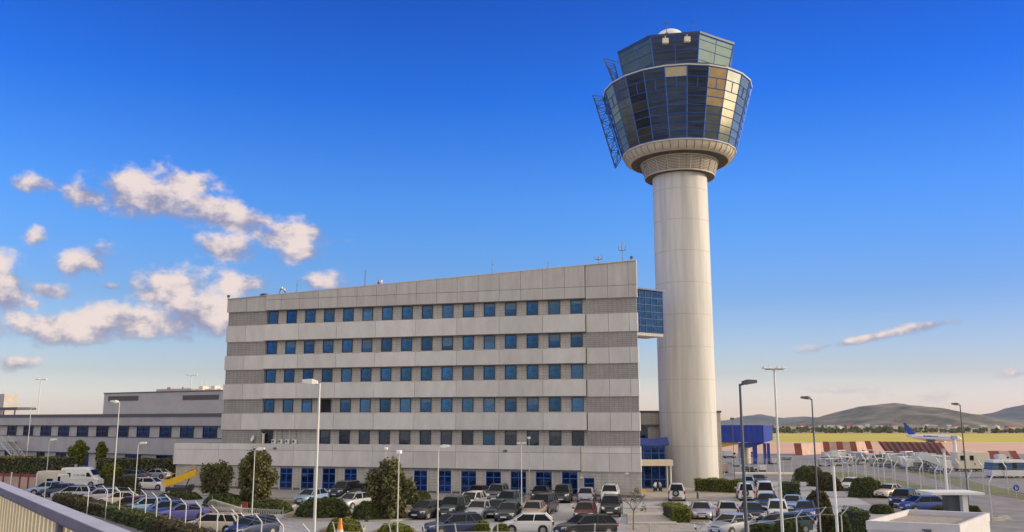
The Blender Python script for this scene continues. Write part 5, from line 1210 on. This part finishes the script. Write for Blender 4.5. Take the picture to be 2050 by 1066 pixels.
# motorbikes by the entrance
for i, px in enumerate((1312, 1322)):
    p = G(px, 986); p.z = .14; t = empty('motorbike', p, R(70 + 20 * i)); 
    for x in (-.62, .62): b = MB(); b.bar((x, -.06, .3), (x, .06, .3), .3, 16); b.build('wheel', M['black'], t, 40)
    b = MB(); b.loft([[(-.6, -.1, .5), (-.6, .1, .5), (-.6, .1, .75), (-.6, -.1, .75)], [(0, -.14, .35), (0, .14, .35), (0, .16, .8), (0, -.16, .8)], [(.45, -.12, .4), (.45, .12, .4), (.45, .1, 1.0), (.45, -.1, 1.0)]]); b.bar((.62, 0, .3), (.42, 0, 1.0), .05); b.build('body', PC[('white', 'silver')[i]], t)
    b = MB(); b.bar((.4, -.35, 1.05), (.4, .35, 1.05), .025); b.build('handlebar', M['trim'], t); tag(t, ('white motorbike left of its neighbour by the glass entrance', 'silver motorbike right of its neighbour by the glass entrance')[i], 'motorbike', 'motorbikes by the entrance')
# ------------------------------------------------------------------ foreground railing on the elevated road
ra = RY(0, 973, 14.8); 
P0 = RZ(238, 1070, 7.78); P1 = RZ(-2, 971, 7.78)
dr = (P1 - P0); L_ = dr.length; dr.normalize(); P0 = P0 - dr * 3.5; P1 = P1 + dr * 16; L_ = (P1 - P0).length
rl = empty('bridge_railing', (P0.x, P0.y, 6.7), math.atan2(dr.y, dr.x)); tag(rl, 'near railing with a grey cap and cream vertical slats at the lower left', 'railing')
zt_ = 7.78 - 6.7
b = MB(); b.box(0, L_, -.045, .04, zt_ - .012, zt_ + .006); b.build('cap', M['cap'], rl)
b = MB(); b.box(0, L_, .041, .05, zt_ - .03, zt_ + .007); b.box(0, L_, -.03, .03, zt_ - .05, zt_ - .0125); b.box(0, L_, -.02, .02, .06, .1); b.build('rail', M['capdark'], rl)
b = MB(); n = int(L_ / .115)
for i in range(n): x = .03 + i * .115; b.box(x - .038, x + .038, -.006, .006, .101, zt_ - .0505)
b.build('slat_panel', M['slat'], rl)
for i in range(int(L_ / 3.2) + 1): b = MB(); x = i * 3.2 + 1.35; b.box(x - .025, x + .025, -.03, .03, 0, zt_ - .052); b.build('post', M['capdark'], rl)
b = MB(); nn = Vector((dr.y, -dr.x, 0)); 
# deck of the elevated road under the railing and the viewer
side = nn if (Vector((0, 0, 0)) - P0).dot(nn) > 0 else -nn
e0 = P0 - side * .25 - dr * 18; e1 = P1 - side * .25; e2 = P1 + side * 14; e3 = P0 + side * 14 - dr * 18
o = MB().loft([[(v.x, v.y, 5.4) for v in (e0, e1, e2, e3)], [(v.x, v.y, 6.7) for v in (e0, e1, e2, e3)]]).build('road_bridge_deck', M['kerb']); tag(o, kind='structure')
# ------------------------------------------------------------------ boarding bridge and things on the apron
def YD(px, base): return G(px, base).y
Yj = 178
jb = empty('boarding_bridge', (0, 0, 0)); tag(jb, 'bright blue aircraft boarding bridge on blue legs right of the tower', 'boarding bridge')
x0, x1, x2 = RY(1440, 870, Yj).x, RY(1528, 870, Yj).x, RY(1541, 870, Yj + 3).x; zt1, zt0 = RY(1480, 851.5, Yj).z, RY(1480, 885, Yj).z
b = MB(); b.loft([[(x0, Yj, zt0), (x0, Yj + 3.2, zt0), (x0, Yj + 3.2, zt1), (x0, Yj, zt1)], [(x1, Yj, zt0 - .2), (x1, Yj + 3.4, zt0 - .2), (x1, Yj + 3.4, zt1), (x1, Yj, zt1)], [(x2, Yj + 1, zt0 + .3), (x2, Yj + 3.5, zt0 + .3), (x2, Yj + 3.5, zt1 - .1), (x2, Yj + 1, zt1 - .1)]]); b.build('tunnel', M['blue'], jb)
b = MB()
for k in range(9): x = x0 + (x1 - x0) * k / 8; b.box(x - .05, x + .05, Yj - .06, Yj - .004, zt0 - .1, zt1)
b.build('rib', M['bluedark'], jb)
b = MB(); za = RY(1480, 897, Yj).z; b.loft([[(x0, Yj + .4, za), (x0, Yj + 2.8, za), (x0, Yj + 2.8, zt0 - .03), (x0, Yj + .4, zt0 - .03)], [(RY(1478, 870, Yj).x, Yj + .4, zt0 - .5), (RY(1478, 870, Yj).x, Yj + 2.8, zt0 - .5), (RY(1478, 870, Yj).x, Yj + 2.8, zt0 - .03), (RY(1478, 870, Yj).x, Yj + .4, zt0 - .03)]]); b.build('underside_panel', M['tan'], jb)
b = MB(); xx = [RY(q, 890, Yj).x for q in (1486, 1500, 1530)]; b.loft([[(xx[0], Yj + .3, zt0 - 1.1), (xx[0], Yj + 3, zt0 - 1.1), (xx[0], Yj + 3, zt0 - .21), (xx[0], Yj + .3, zt0 - .21)], [(xx[1], Yj + .3, zt0 - 1.2), (xx[1], Yj + 3, zt0 - 1.2), (xx[1], Yj + 3, zt0 - .22), (xx[1], Yj + .3, zt0 - .22)], [(xx[2], Yj + .3, zt0 - .3), (xx[2], Yj + 3, zt0 - .3), (xx[2], Yj + 3, zt0 - .22), (xx[2], Yj + .3, zt0 - .22)]]); b.build('lift_carriage', M['bluedark'], jb)
for px, w in ((1489, .35), (1515, .7), (1535, .38), (1542.5, .38)):
    b = MB(); x = RY(px, 900, Yj).x; b.box(x - w / 2, x + w / 2, Yj + 1, Yj + 1.9, 0, zt0 - .3); b.build('leg', M['blue'], jb)
b = MB(); b.lathe([(1.2, 0), (1.2, 4.0)], 20, cx=RY(1500, 900, Yj).x, cy=Yj + 4); b.build('rotunda_post', M['cream'], jb, 40)
# blast fence: alternating red and pale leaning panels
def blast(pts, hpx, label, wpan):
    t = empty('blast_fence', (0, 0, 0))
    for i, (px0, px1, yb, sk) in enumerate(pts):
        a = G(px0, yb); c = G(px1, yb); h = hpx / FPX * a.length; dz = .0
        b = MB(); lean = sk * h
        v = [(a.x, a.y, a.z), (c.x, c.y, c.z), (c.x - lean, c.y + .9, c.z + h), (a.x - lean, a.y + .9, a.z + h)]
        b.loft([v, [(x, y + .15, z) for x, y, z in v]]); b.build('red_panel' , M['redfade'], t)
    P = [(px0, px1, yb, sk) for px0, px1, yb, sk in pts]
    for (p0, p1, yb, sk), (q0, q1, yb2, sk2) in zip(P, P[1:]):
        a = G(p1, yb); c = G(q0, yb2); h = hpx / FPX * a.length; b = MB()
        v = [(a.x + .02, a.y + .05, a.z), (c.x - .02, c.y + .05, c.z), (c.x - sk2 * h - .02, c.y + .95, c.z + h * .98), (a.x - sk * h + .02, a.y + .95, a.z + h * .98)]
        b.loft([v, [(x, y + .1, z) for x, y, z in v]]); b.build('pale_panel', M['pinkwhite'], t)
    tag(t, label, 'blast fence', 'striped jet blast fences'); return t
blast([(1593, 1607, 912, 0), (1651, 1663, 909, 0), (1678, 1690, 909, 0), (1706, 1718, 909, .05), (1739, 1750, 908, .15)], 22, 'left part of the red and pale striped blast fence with wide upright stripes', 0)
pts = []
for i in range(11):
    x = 1775 + i * 12.2; pts.append((x, x + 5.5, 909 + i * .25, .55))
blast(pts, 22, 'right part of the striped blast fence with narrow slanting red stripes', 0)
blast([(1985, 2006, 921, .1), (2030, 2044, 921, .25)], 15, 'short red and pale striped fence section behind the blue windowed buses', 0)
# white service truck
def box_van_truck(px0, px1, base, top, label):
    a, c = G(px0, base), G(px1, base); L_ = c.x - a.x; H_ = RY(px0, top, a.y).z - a.z; t = empty('service_truck', ((a.x + c.x) / 2, a.y + 1.3, a.z)); h = L_ / 2
    zb = H_ * .16
    b = MB(); b.box(-h, h, -1.25, 1.25, zb, H_); b.box(-h * .35, h * .1, -.8, .8, H_ + .003, H_ + .22); b.build('box_body', M['cream'], t)
    for x0, x1 in ((-.84, -.55), (-.25, .0)): b = MB(); b.box(h * x0, h * x1, -1.3, -1.253, zb + (H_ - zb) * .5, zb + (H_ - zb) * .8); b.build('window', M['open'], t)
    b = MB(); b.box(h * .02, h * .08, -1.28, -1.253, zb + (H_ - zb) * .22, zb + (H_ - zb) * .35); b.build('marking', M['trim'], t)
    b = MB(); b.box(-h * .9, h * .95, -1, 1, zb * .45, zb - .003); b.build('chassis', M['trim'], t)
    for x in (-.75, -.3, .55):
        for y in (-1, 1): wheel(t, h * x, y, zb * .55, .3)
    tag(t, label, 'truck'); return t
box_van_truck(1920, 1984, 945, 906, 'large cream box truck with two dark side windows on the apron')
# buses with blue glass
for i, (px0, px1, base, top) in enumerate(((1990, 2034, 958, 922), (2030, 2082, 960, 923))):
    a, c = G(px0, base), G(px1, base); L_ = c.x - a.x; H_ = (RY(px0, top, a.y).z - a.z); h = L_ / 2; t = empty('apron_bus', ((a.x + c.x) / 2, a.y + 1.5 + i * 2, a.z)); 
    b = MB(); b.loft([[(-h, -1.2, .3), (h, -1.2, .3), (h, 1.2, .3), (-h, 1.2, .3)], [(-h * 1.02, -1.25, H_ * .45), (h, -1.25, H_ * .45), (h, 1.25, H_ * .45), (-h * 1.02, 1.25, H_ * .45)]]); b.loft([[(-h * .86, -1.2, H_ * .86), (h, -1.2, H_ * .86), (h, 1.2, H_ * .86), (-h * .86, 1.2, H_ * .86)], [(-h * .78, -1.1, H_), (h * .97, -1.1, H_), (h * .97, 1.1, H_), (-h * .78, 1.1, H_)]]); b.build('body', M['white'], t)
    b = MB(); b.loft([[(-h * 1.0, -1.22, H_ * .452), (h * .99, -1.22, H_ * .452), (h * .99, 1.22, H_ * .452), (-h * 1.0, 1.22, H_ * .452)], [(-h * .87, -1.17, H_ * .858), (h * .99, -1.17, H_ * .858), (h * .99, 1.17, H_ * .858), (-h * .87, 1.17, H_ * .858)]]); b.build('window_band', M['pane_b'], t)
    b = MB(); b.box(-h * .3, -h * .02, -1.27, -1.2, H_ * .5, H_ * .85); b.build('door', M['open'], t)
    for x in (-.6, .6):
        for y in (-1.05, 1.05): wheel(t, h * x, y, .45, .28)
    tag(t, ('white apron bus with bright blue glass left of its twin', 'white apron bus with blue glass cut by the right edge')[i], 'bus', 'apron buses')
# passenger stairs, dollies and small vehicles
def stairs(px, base, top, half, label, flip=1):
    a = G(px, base); H_ = RY(px, top, a.y).z - a.z; w = half / FPX * a.length; t = empty('passenger_stairs', a)
    b = MB(); n = 12; s = flip
    for i in range(n): q = i / n; b.box(min(s * (-w + 2 * w * q), s * (-w + 2 * w * (q + 1.3 / n))), max(s * (-w + 2 * w * q), s * (-w + 2 * w * (q + 1.3 / n))), -.8, .8, .5 + (H_ - 1.7) * q, .68 + (H_ - 1.7) * q)
    b.build('tread', M['white'], t)
    b = MB()
    for y in (-.85, .82):
        v = [(-s * w, y, .4), (s * w, y, H_ - 1.3), (s * w, y, H_ - .1), (-s * w, y, 1.6)]; b.loft([v, [(x, yy + .04, z) for x, yy, z in v]])
    b.build('side_panel', M['silver'], t)
    b = MB(); b.box(-w * 1.05, w * .9, -.9, .9, .3, .62); b.bar((s * w * .8, -.7, .5), (s * w * .8, -.7, H_ - 1.3), .1); b.bar((s * w * .2, -.7, .5), (s * w * .8, -.7, H_ * .6), .08); b.build('chassis', M['steel_dark'], t)
    b = MB(); q = -s * w * .7; b.box(q - .7, q + .7, -.88, .88, .63, 1.9); b.build('cab', M['white'], t)
    for x in (-.7, .7):
        for y in (-.8, .8): wheel(t, w * x, y, .36, .24)
    tag(t, label, 'stairs', 'mobile passenger stairs on the apron'); return t
stairs(1874, 946, 905, 24, 'nearest white passenger stairs rising left beside the cream truck', -1)
stairs(1835, 942, 903, 18, 'white passenger stairs with a high cab in the middle of the equipment', 1)
stairs(1795, 938, 907, 15, 'grey passenger stairs at the left of the equipment group', -1)
stairs(1660, 921, 904, 12, 'far small passenger stairs at the left end of the equipment row', -1)
def small_truck(px, base, half, hpx, colr, label, kind=0):
    a = G(px, base); w = half / FPX * a.length; H_ = hpx / FPX * a.length; t = empty('apron_vehicle', (a.x, a.y + 1, a.z))
    b = MB(); b.box(-w, w * .3, -.9, .9, H_ * .3, H_ * (1 if kind == 0 else .5)); b.build('load_bed', M[colr] if colr in M else PC[colr], t)
    b = MB(); b.loft([[(w * .34, -.85, H_ * .2), (w * .34, .85, H_ * .2), (w * .34, .85, H_ * .85), (w * .34, -.85, H_ * .85)], [(w, -.85, H_ * .2), (w, .85, H_ * .2), (w * .85, .8, H_ * .8), (w * .85, -.8, H_ * .8)]]); b.build('cab', M['white'], t)
    b = MB(); b.box(w * .45, w * .8, -.9, -.86, H_ * .5, H_ * .75); b.build('window', M['open'], t)
    b = MB(); b.box(-w * .95, w * .9, -.8, .8, H_ * .12, H_ * .29); b.build('chassis', M['trim'], t)
    for x in (-.65, .6):
        for y in (-.8, .8): wheel(t, w * x, y, max(.3, H_ * .16), .24)
    tag(t, label, 'apron vehicle', 'small vehicles and trailers on the apron')
for a in ((1690, 921, 12, 14, 'white', 'white apron vehicle left of its cream neighbour below the striped fence', 0), (1715, 922, 10, 11, 'cream', 'cream apron vehicle second in the far row', 0), (1741, 922, 11, 10, 'silver', 'silver flat apron vehicle in the far row', 1), (1765, 925, 9, 13, 'teal', 'teal apron vehicle at the right of the far row', 0),
          (1808, 935, 12, 15, 'teal', 'dark teal apron vehicle between two passenger stairs', 0), (1822, 940, 10, 12, 'lightblue', 'light blue apron tractor among the stairs', 1), (1852, 945, 11, 16, 'grey', 'grey apron vehicle right of the middle stairs', 0), (1896, 945, 9, 20, 'white', 'narrow white tank vehicle left of the cream truck', 0), (1884, 950, 10, 14, 'navy', 'navy apron tractor under the nearest passenger stairs', 1),
          (1578, 922, 8, 8, 'grey', 'tiny dark apron tractor alone left of the striped fence', 1), (1690, 930, 14, 5, 'cream', 'low cream trailer in front of the far row', 1), (1725, 931, 12, 6, 'silver', 'low silver trailer in front of the far row', 1), (1770, 936, 7, 6, 'white', 'tiny white trailer below the teal vehicle', 1),
          (1641, 962, 12, 12, 'white', 'white baggage trailer above the dark bush', 0), (1498, 915, 12, 12, 'lightblue', 'light blue apron vehicle under the boarding bridge', 0), (1463, 918, 12, 14, 'silver', 'silver apron vehicle under the left end of the boarding bridge', 0), (1505, 948, 14, 12, 'darkgreen', 'dark apron vehicle behind the low pale fence', 0), (2012, 925, 10, 12, 'white', 'white apron vehicle half hidden behind the blue windowed buses', 0)):
    small_truck(*a)
rd_ = random.Random(21); proto = None
for i in range(26):
    px = 1655 + i * 9.3 + rd_.uniform(-3, 3); a = G(px, rd_.choice((919, 924, 929, 934)) + rd_.uniform(-1, 1))
    if proto is None:
        proto = t = empty('baggage_dolly', a)
        b = MB(); b.box(-1.3, 1.3, -.7, .7, .35, .5); [b.bar((x, y, .5), (x, y, 1.5), .05) for x in (-1.2, 1.2) for y in (-.65, .65)]; b.box(-1.3, -1.2, -.7, .7, .5, 1.5); b.build('deck', M['steel'], t)
        b = MB(); b.box(-1.3, 1.3, -.72, .72, 1.5, 1.6); b.build('roof', M['white'], t)
        for x in (-.9, .9):
            for y in (-.6, .6): wheel(t, x, y, .22, .15)
    else: t = copy_tree(proto)
    t.location = a; t.rotation_euler = (0, 0, rd_.uniform(-.6, .6)); t.scale = (1, 1, rd_.uniform(.8, 1.3))
    tag(t, 'small roofed baggage dolly in the crowded rows of equipment on the apron', 'baggage dolly', 'baggage dollies crowded on the apron')
# railings / containers clutter below the boarding bridge
for i, (px, base, w, h, m) in enumerate(((1450, 948, 8, 18, 'pinkwhite'), (1528, 945, 6, 12, 'white'), (1475, 935, 6, 10, 'steel'), (1550, 930, 5, 10, 'cream'))):
    a = G(px, base); t = empty('cargo_container', a); W_ = w / FPX * a.length; H_ = h / FPX * a.length; b = MB(); b.loft([[(-W_, 0, .3), (W_, 0, .3), (W_, 1.5, .3), (-W_, 1.5, .3)], [(-W_, 0, H_ * .6), (W_, 0, H_ * .6), (W_, 1.5, H_ * .6), (-W_, 1.5, H_ * .6)], [(-W_ * .8, 0, H_), (W_, 0, H_), (W_, 1.5, H_), (-W_ * .8, 1.5, H_)]]); b.build('shell', M[m], t); b = MB(); b.box(-W_, W_, .05, 1.45, .1, .28); b.bar((-W_ * .7, .1, .1), (-W_ * .7, 1.3, .1), .1); b.bar((W_ * .7, .1, .1), (W_ * .7, 1.3, .1), .1); b.build('dolly', M['steel_dark'], t)
    tag(t, ('faded pink cargo container beside the tower wall', 'white cargo container before the thick blue leg', 'grey cargo container under the boarding bridge', 'cream cargo container right of the last blue leg')[i], 'container', 'cargo containers near the boarding bridge')
# ------------------------------------------------------------------ airliner on the taxiway
Dp = 560; c0 = RY(1868, 880, Dp); zg = gz(c0.x, Dp); al = empty('airliner', (c0.x, Dp, zg), R(-58)); tag(al, 'white airliner with a blue tail taxiing before the mountains', 'airliner')
b = MB(); secs = []
Lf = 37.5; 
for x, r, z in ((18.7, .05, 2.9), (18.3, .75, 3.0), (17.2, 1.35, 3.2), (15.4, 1.8, 3.4), (13, 1.97, 3.5), (-6, 1.97, 3.5), (-10, 1.75, 3.75), (-14, 1.15, 4.25), (-17.5, .45, 4.8), (-18.7, .15, 4.95)):
    secs.append([(x, r * math.cos(2 * math.pi * k / 24), z + r * math.sin(2 * math.pi * k / 24)) for k in range(24)])
b.loft(secs); b.build('fuselage', M['white'], al, 50)
b = MB()
for s in (-1, 1): b.loft([[(3.5, s * 1.2, 2.5), (-3.2, s * 1.2, 2.5), (-3.2, s * 1.2, 2.8), (3.5, s * 1.2, 3.0)], [(-4.6, s * 17, 3.9), (-6.2, s * 17, 3.9), (-6.2, s * 17, 4.0), (-4.6, s * 17, 4.0)], [(-6, s * 17.3, 6), (-6.6, s * 17.3, 6), (-6.6, s * 17.2, 6.05), (-6, s * 17.2, 6.05)]])
b.build('wing', M['silver'], al)
b = MB()
for s in (-1, 1): b.loft([[(-13.5, s * .6, 4.6), (-16.6, s * .5, 4.6), (-16.6, s * .5, 4.8), (-13.5, s * .6, 4.8)], [(-17, s * 6.2, 5.2), (-18.2, s * 6.2, 5.2), (-18.2, s * 6.2, 5.3), (-17, s * 6.2, 5.3)]])
b.build('tailplane', M['white'], al)
b = MB(); b.loft([[(-11.5, -.15, 5.2), (-16.8, -.15, 5.0), (-16.8, .15, 5.0), (-11.5, .15, 5.2)], [(-17, -.1, 11.0), (-19.2, -.1, 11.0), (-19.2, .1, 11.0), (-17, .1, 11.0)]]); b.build('tail_fin', M['blue'], al)
b = MB(); b.loft([[(-17.02, -.12, 11.0), (-19.2, -.12, 11.0), (-19.2, .12, 11.0), (-17.02, .12, 11.0)], [(-17.9, -.1, 12.6), (-19.8, -.1, 12.6), (-19.8, .1, 12.6), (-17.9, .1, 12.6)]]); b.build('fin_tip', M['bluedark'], al)
for s in (-1, 1):
    b = MB(); b.bar((4.3, s * 5.8, 1.7), (.2, s * 5.8, 1.8), 1.0, 16, .8); b.build('engine', M['steel_dark'] if s < 0 else M['silver'], al, 40)
    b = MB(); b.bar((-2, s * 3.8, 0), (-2, s * 3.8, 3), .2); b.bar((-2, s * 3.8 - .4, .55), (-2, s * 3.8 + .4, .55), .55, 14); b.build('landing_gear', M['black'], al)
b = MB(); b.bar((13, 0, .0), (13, 0, 2), .15); b.bar((13, -.3, .4), (13, .3, .4), .4, 14); b.build('landing_gear', M['black'], al)
b = MB(); x = -5; r2 = random.Random(2)
for ch in range(8): b.box(x, x + .9, -1.99, -1.85, 4.0, 4.9 if ch in (0, 2, 3) else 4.6); x += 1.25
b.build('lettering', M['bluedark'], al)
b = MB()
for k in range(34): b.box(-9 + k * .72, -8.75 + k * .72, -2.0, -1.88, 3.75, 4.05) if not (-5.2 < -9 + k * .72 < 5.2) else None
b.build('cabin_windows', M['trim'], al)
# ------------------------------------------------------------------ far tree line, village, hills
rg_ = random.Random(9); b = MB()
for i in range(260):
    x = 250 + i * 3.4 + rg_.uniform(-2, 2); y = 1060 + rg_.uniform(0, 160); hh = rg_.uniform(3.5, 8) * (1.2 if x < 520 else 1)
    ww = rg_.uniform(2.5, 5)
    for k in range(22):
        a = rg_.uniform(0, 6.28); q = math.sqrt(rg_.random()); p = Vector((x + ww * q * math.cos(a), y + ww * q * math.sin(a), LOW + hh * rg_.random() ** .7 * (1 - .4 * q))); s = rg_.uniform(.9, 1.7)
        b.face([p + Vector((-s, rg_.uniform(-1, 1), -s * .7)), p + Vector((s, rg_.uniform(-1, 1), -s * .6)), p + Vector((s * .6, 0, s * .7)), p + Vector((-s * .7, 0, s * .8))])
tag(b.build('far_tree_belt', M['leaf2']), 'dark irregular belt of far trees behind the airfield grass', 'tree belt', kind='stuff')
hs = None
hm = [M['cream'], M['pinkwhite'], M['kerb']]
HN = [('cream', 'pale'), ]
spots = [(1604, 861, 1400), (1645, 862, 1500), (1663, 859, 1600), (1680, 862, 1450), (1700, 858, 1700), (1722, 860, 1500), (1738, 856, 1900), (1760, 860, 1500), (1790, 858, 1600), (1856, 856, 1900), (1868, 859, 1500), (1900, 858, 1700), (1915, 860, 1500), (1935, 857, 1800), (1968, 860, 1500), (1995, 858, 1700), (2022, 860, 1500)]
for i, (px, py, D) in enumerate(spots):
    p = RY(px, 868, D); t = empty('far_house', (p.x, D, LOW), R(rg_.uniform(-30, 30))); w = rg_.uniform(4, 8); h = rg_.uniform(5, 8)
    zt_ = RY(px, py, D).z; base = zt_ - h - LOW
    b = MB(); b.box(-w, w, -5, 5, min(base, 0) if base < 0 else 0, max(h, zt_ - LOW)); b.build('wall', hm[i % 3], t)
    b = MB(); zz = max(h, zt_ - LOW); b.loft([[(-w, -5.4, zz), (-w, 5.4, zz), (-w, 0, zz + 2)], [(w, -5.4, zz), (w, 5.4, zz), (w, 0, zz + 2)]]); b.build('roof', M['kerb'] if i % 4 else M['redfade'], t)
    tag(t, 'tiny pale house of the far village at the foot of the mountains', 'house', 'far village houses')
def hills(name, D, prof, seed, m, depth):
    """a real range: cross-sections over depth, ridge line given by direction and height"""
    xs = []; 
    P = [(RY(px, py, D).x, RY(px, py, D).z) for px, py in prof]
    x0, x1 = P[0][0], P[-1][0]; nx, ny = 240, 40; bm = bmesh.new(); rows = []
    from mathutils import noise
    for j in range(ny + 1):
        t = j / ny; y = D - depth * .55 + depth * t; row = []
        for i in range(nx + 1):
            x = x0 + (x1 - x0) * i / nx
            for (a, za), (c, zc_) in zip(P, P[1:]):
                if a <= x <= c: f = (x - a) / (c - a); f = f * f * (3 - 2 * f) * .5 + f * .5; zr_ = za + (zc_ - za) * f; break
            g = 1 - abs(t - .55) / .55; g = max(0, g) ** .8
            nn_ = noise.fractal(Vector((x / 240, y / 240, seed)), 1, 2, 6)
            rid = 1 - abs(noise.noise(Vector((x / 130, y / 420, seed + 3)))) * 2
            z = (zr_ - LOW) * g * (1 + (nn_ * .40 + rid * .6 - .3) * (1 - g * .88)) + LOW - 12 * (1 - g) + (nn_ * 10 if g > .9 else 0) * 0 + noise.noise(Vector((x / 90, y / 90, seed))) * 3 * g
            row.append(bm.verts.new((x, y, z)))
        rows.append(row)
    for A, B in zip(rows, rows[1:]):
        for i in range(nx): bm.faces.new((A[i], A[i + 1], B[i + 1], B[i]))
    me = bpy.data.meshes.new(name); bm.to_mesh(me); bm.free(); me.materials.append(m); me.shade_smooth(); o = bpy.data.objects.new(name, me); col.objects.link(o); tag(o, kind='structure')
M['hill'] = mat('scrub_hillside', (.22, .18, .12), .95, noise=.5, nscale=.014, dark=(.045, .055, .045), detail=10)
M['hill2'] = mat('far_hillside', (.09, .10, .10), .95, noise=.4, nscale=.006, dark=(.09, .10, .11), detail=10)
hills('mountain', 2600, [(1560, 862), (1590, 852), (1625, 842), (1660, 835), (1690, 829), (1715, 819), (1740, 812), (1765, 808.5), (1790, 807.5), (1810, 810), (1828, 818), (1850, 826), (1870, 825), (1895, 828), (1915, 834), (1940, 838), (1965, 842), (2000, 845), (2080, 850)], 1, M['hill'], 1300)
hills('far_mountain_range', 4400, [(1400, 846), (1450, 842), (1478, 838), (1500, 832), (1518, 830.5), (1540, 834), (1562, 838), (1585, 836), (1610, 834), (1650, 836), (1700, 836), (1800, 838), (1860, 824), (1885, 824.5), (1905, 830), (1935, 833), (1960, 837), (1980, 833), (2000, 840), (2012, 836), (2030, 825), (2050, 815), (2080, 806), (2120, 800)], 5, M['hill2'], 1600)
# ------------------------------------------------------------------ haze
if HAZE:
    b = MB(); b.box(-5100, 5100, -200, 6600, -40, 150); hz = b.build('haze', bpy.data.materials.new('air')); tag(hz, 'thin blue grey haze before the mountains', 'haze', kind='stuff')
    m = hz.data.materials[0]; m.use_nodes = True; n = m.node_tree.nodes; n.remove(n['Principled BSDF']); v_ = n.new('ShaderNodeVolumePrincipled'); v_.inputs['Color'].default_value = (.75, .82, .95, 1); v_.inputs['Density'].default_value = HAZE
    m.node_tree.links.new(v_.outputs[0], n['Material Output'].inputs['Volume'])
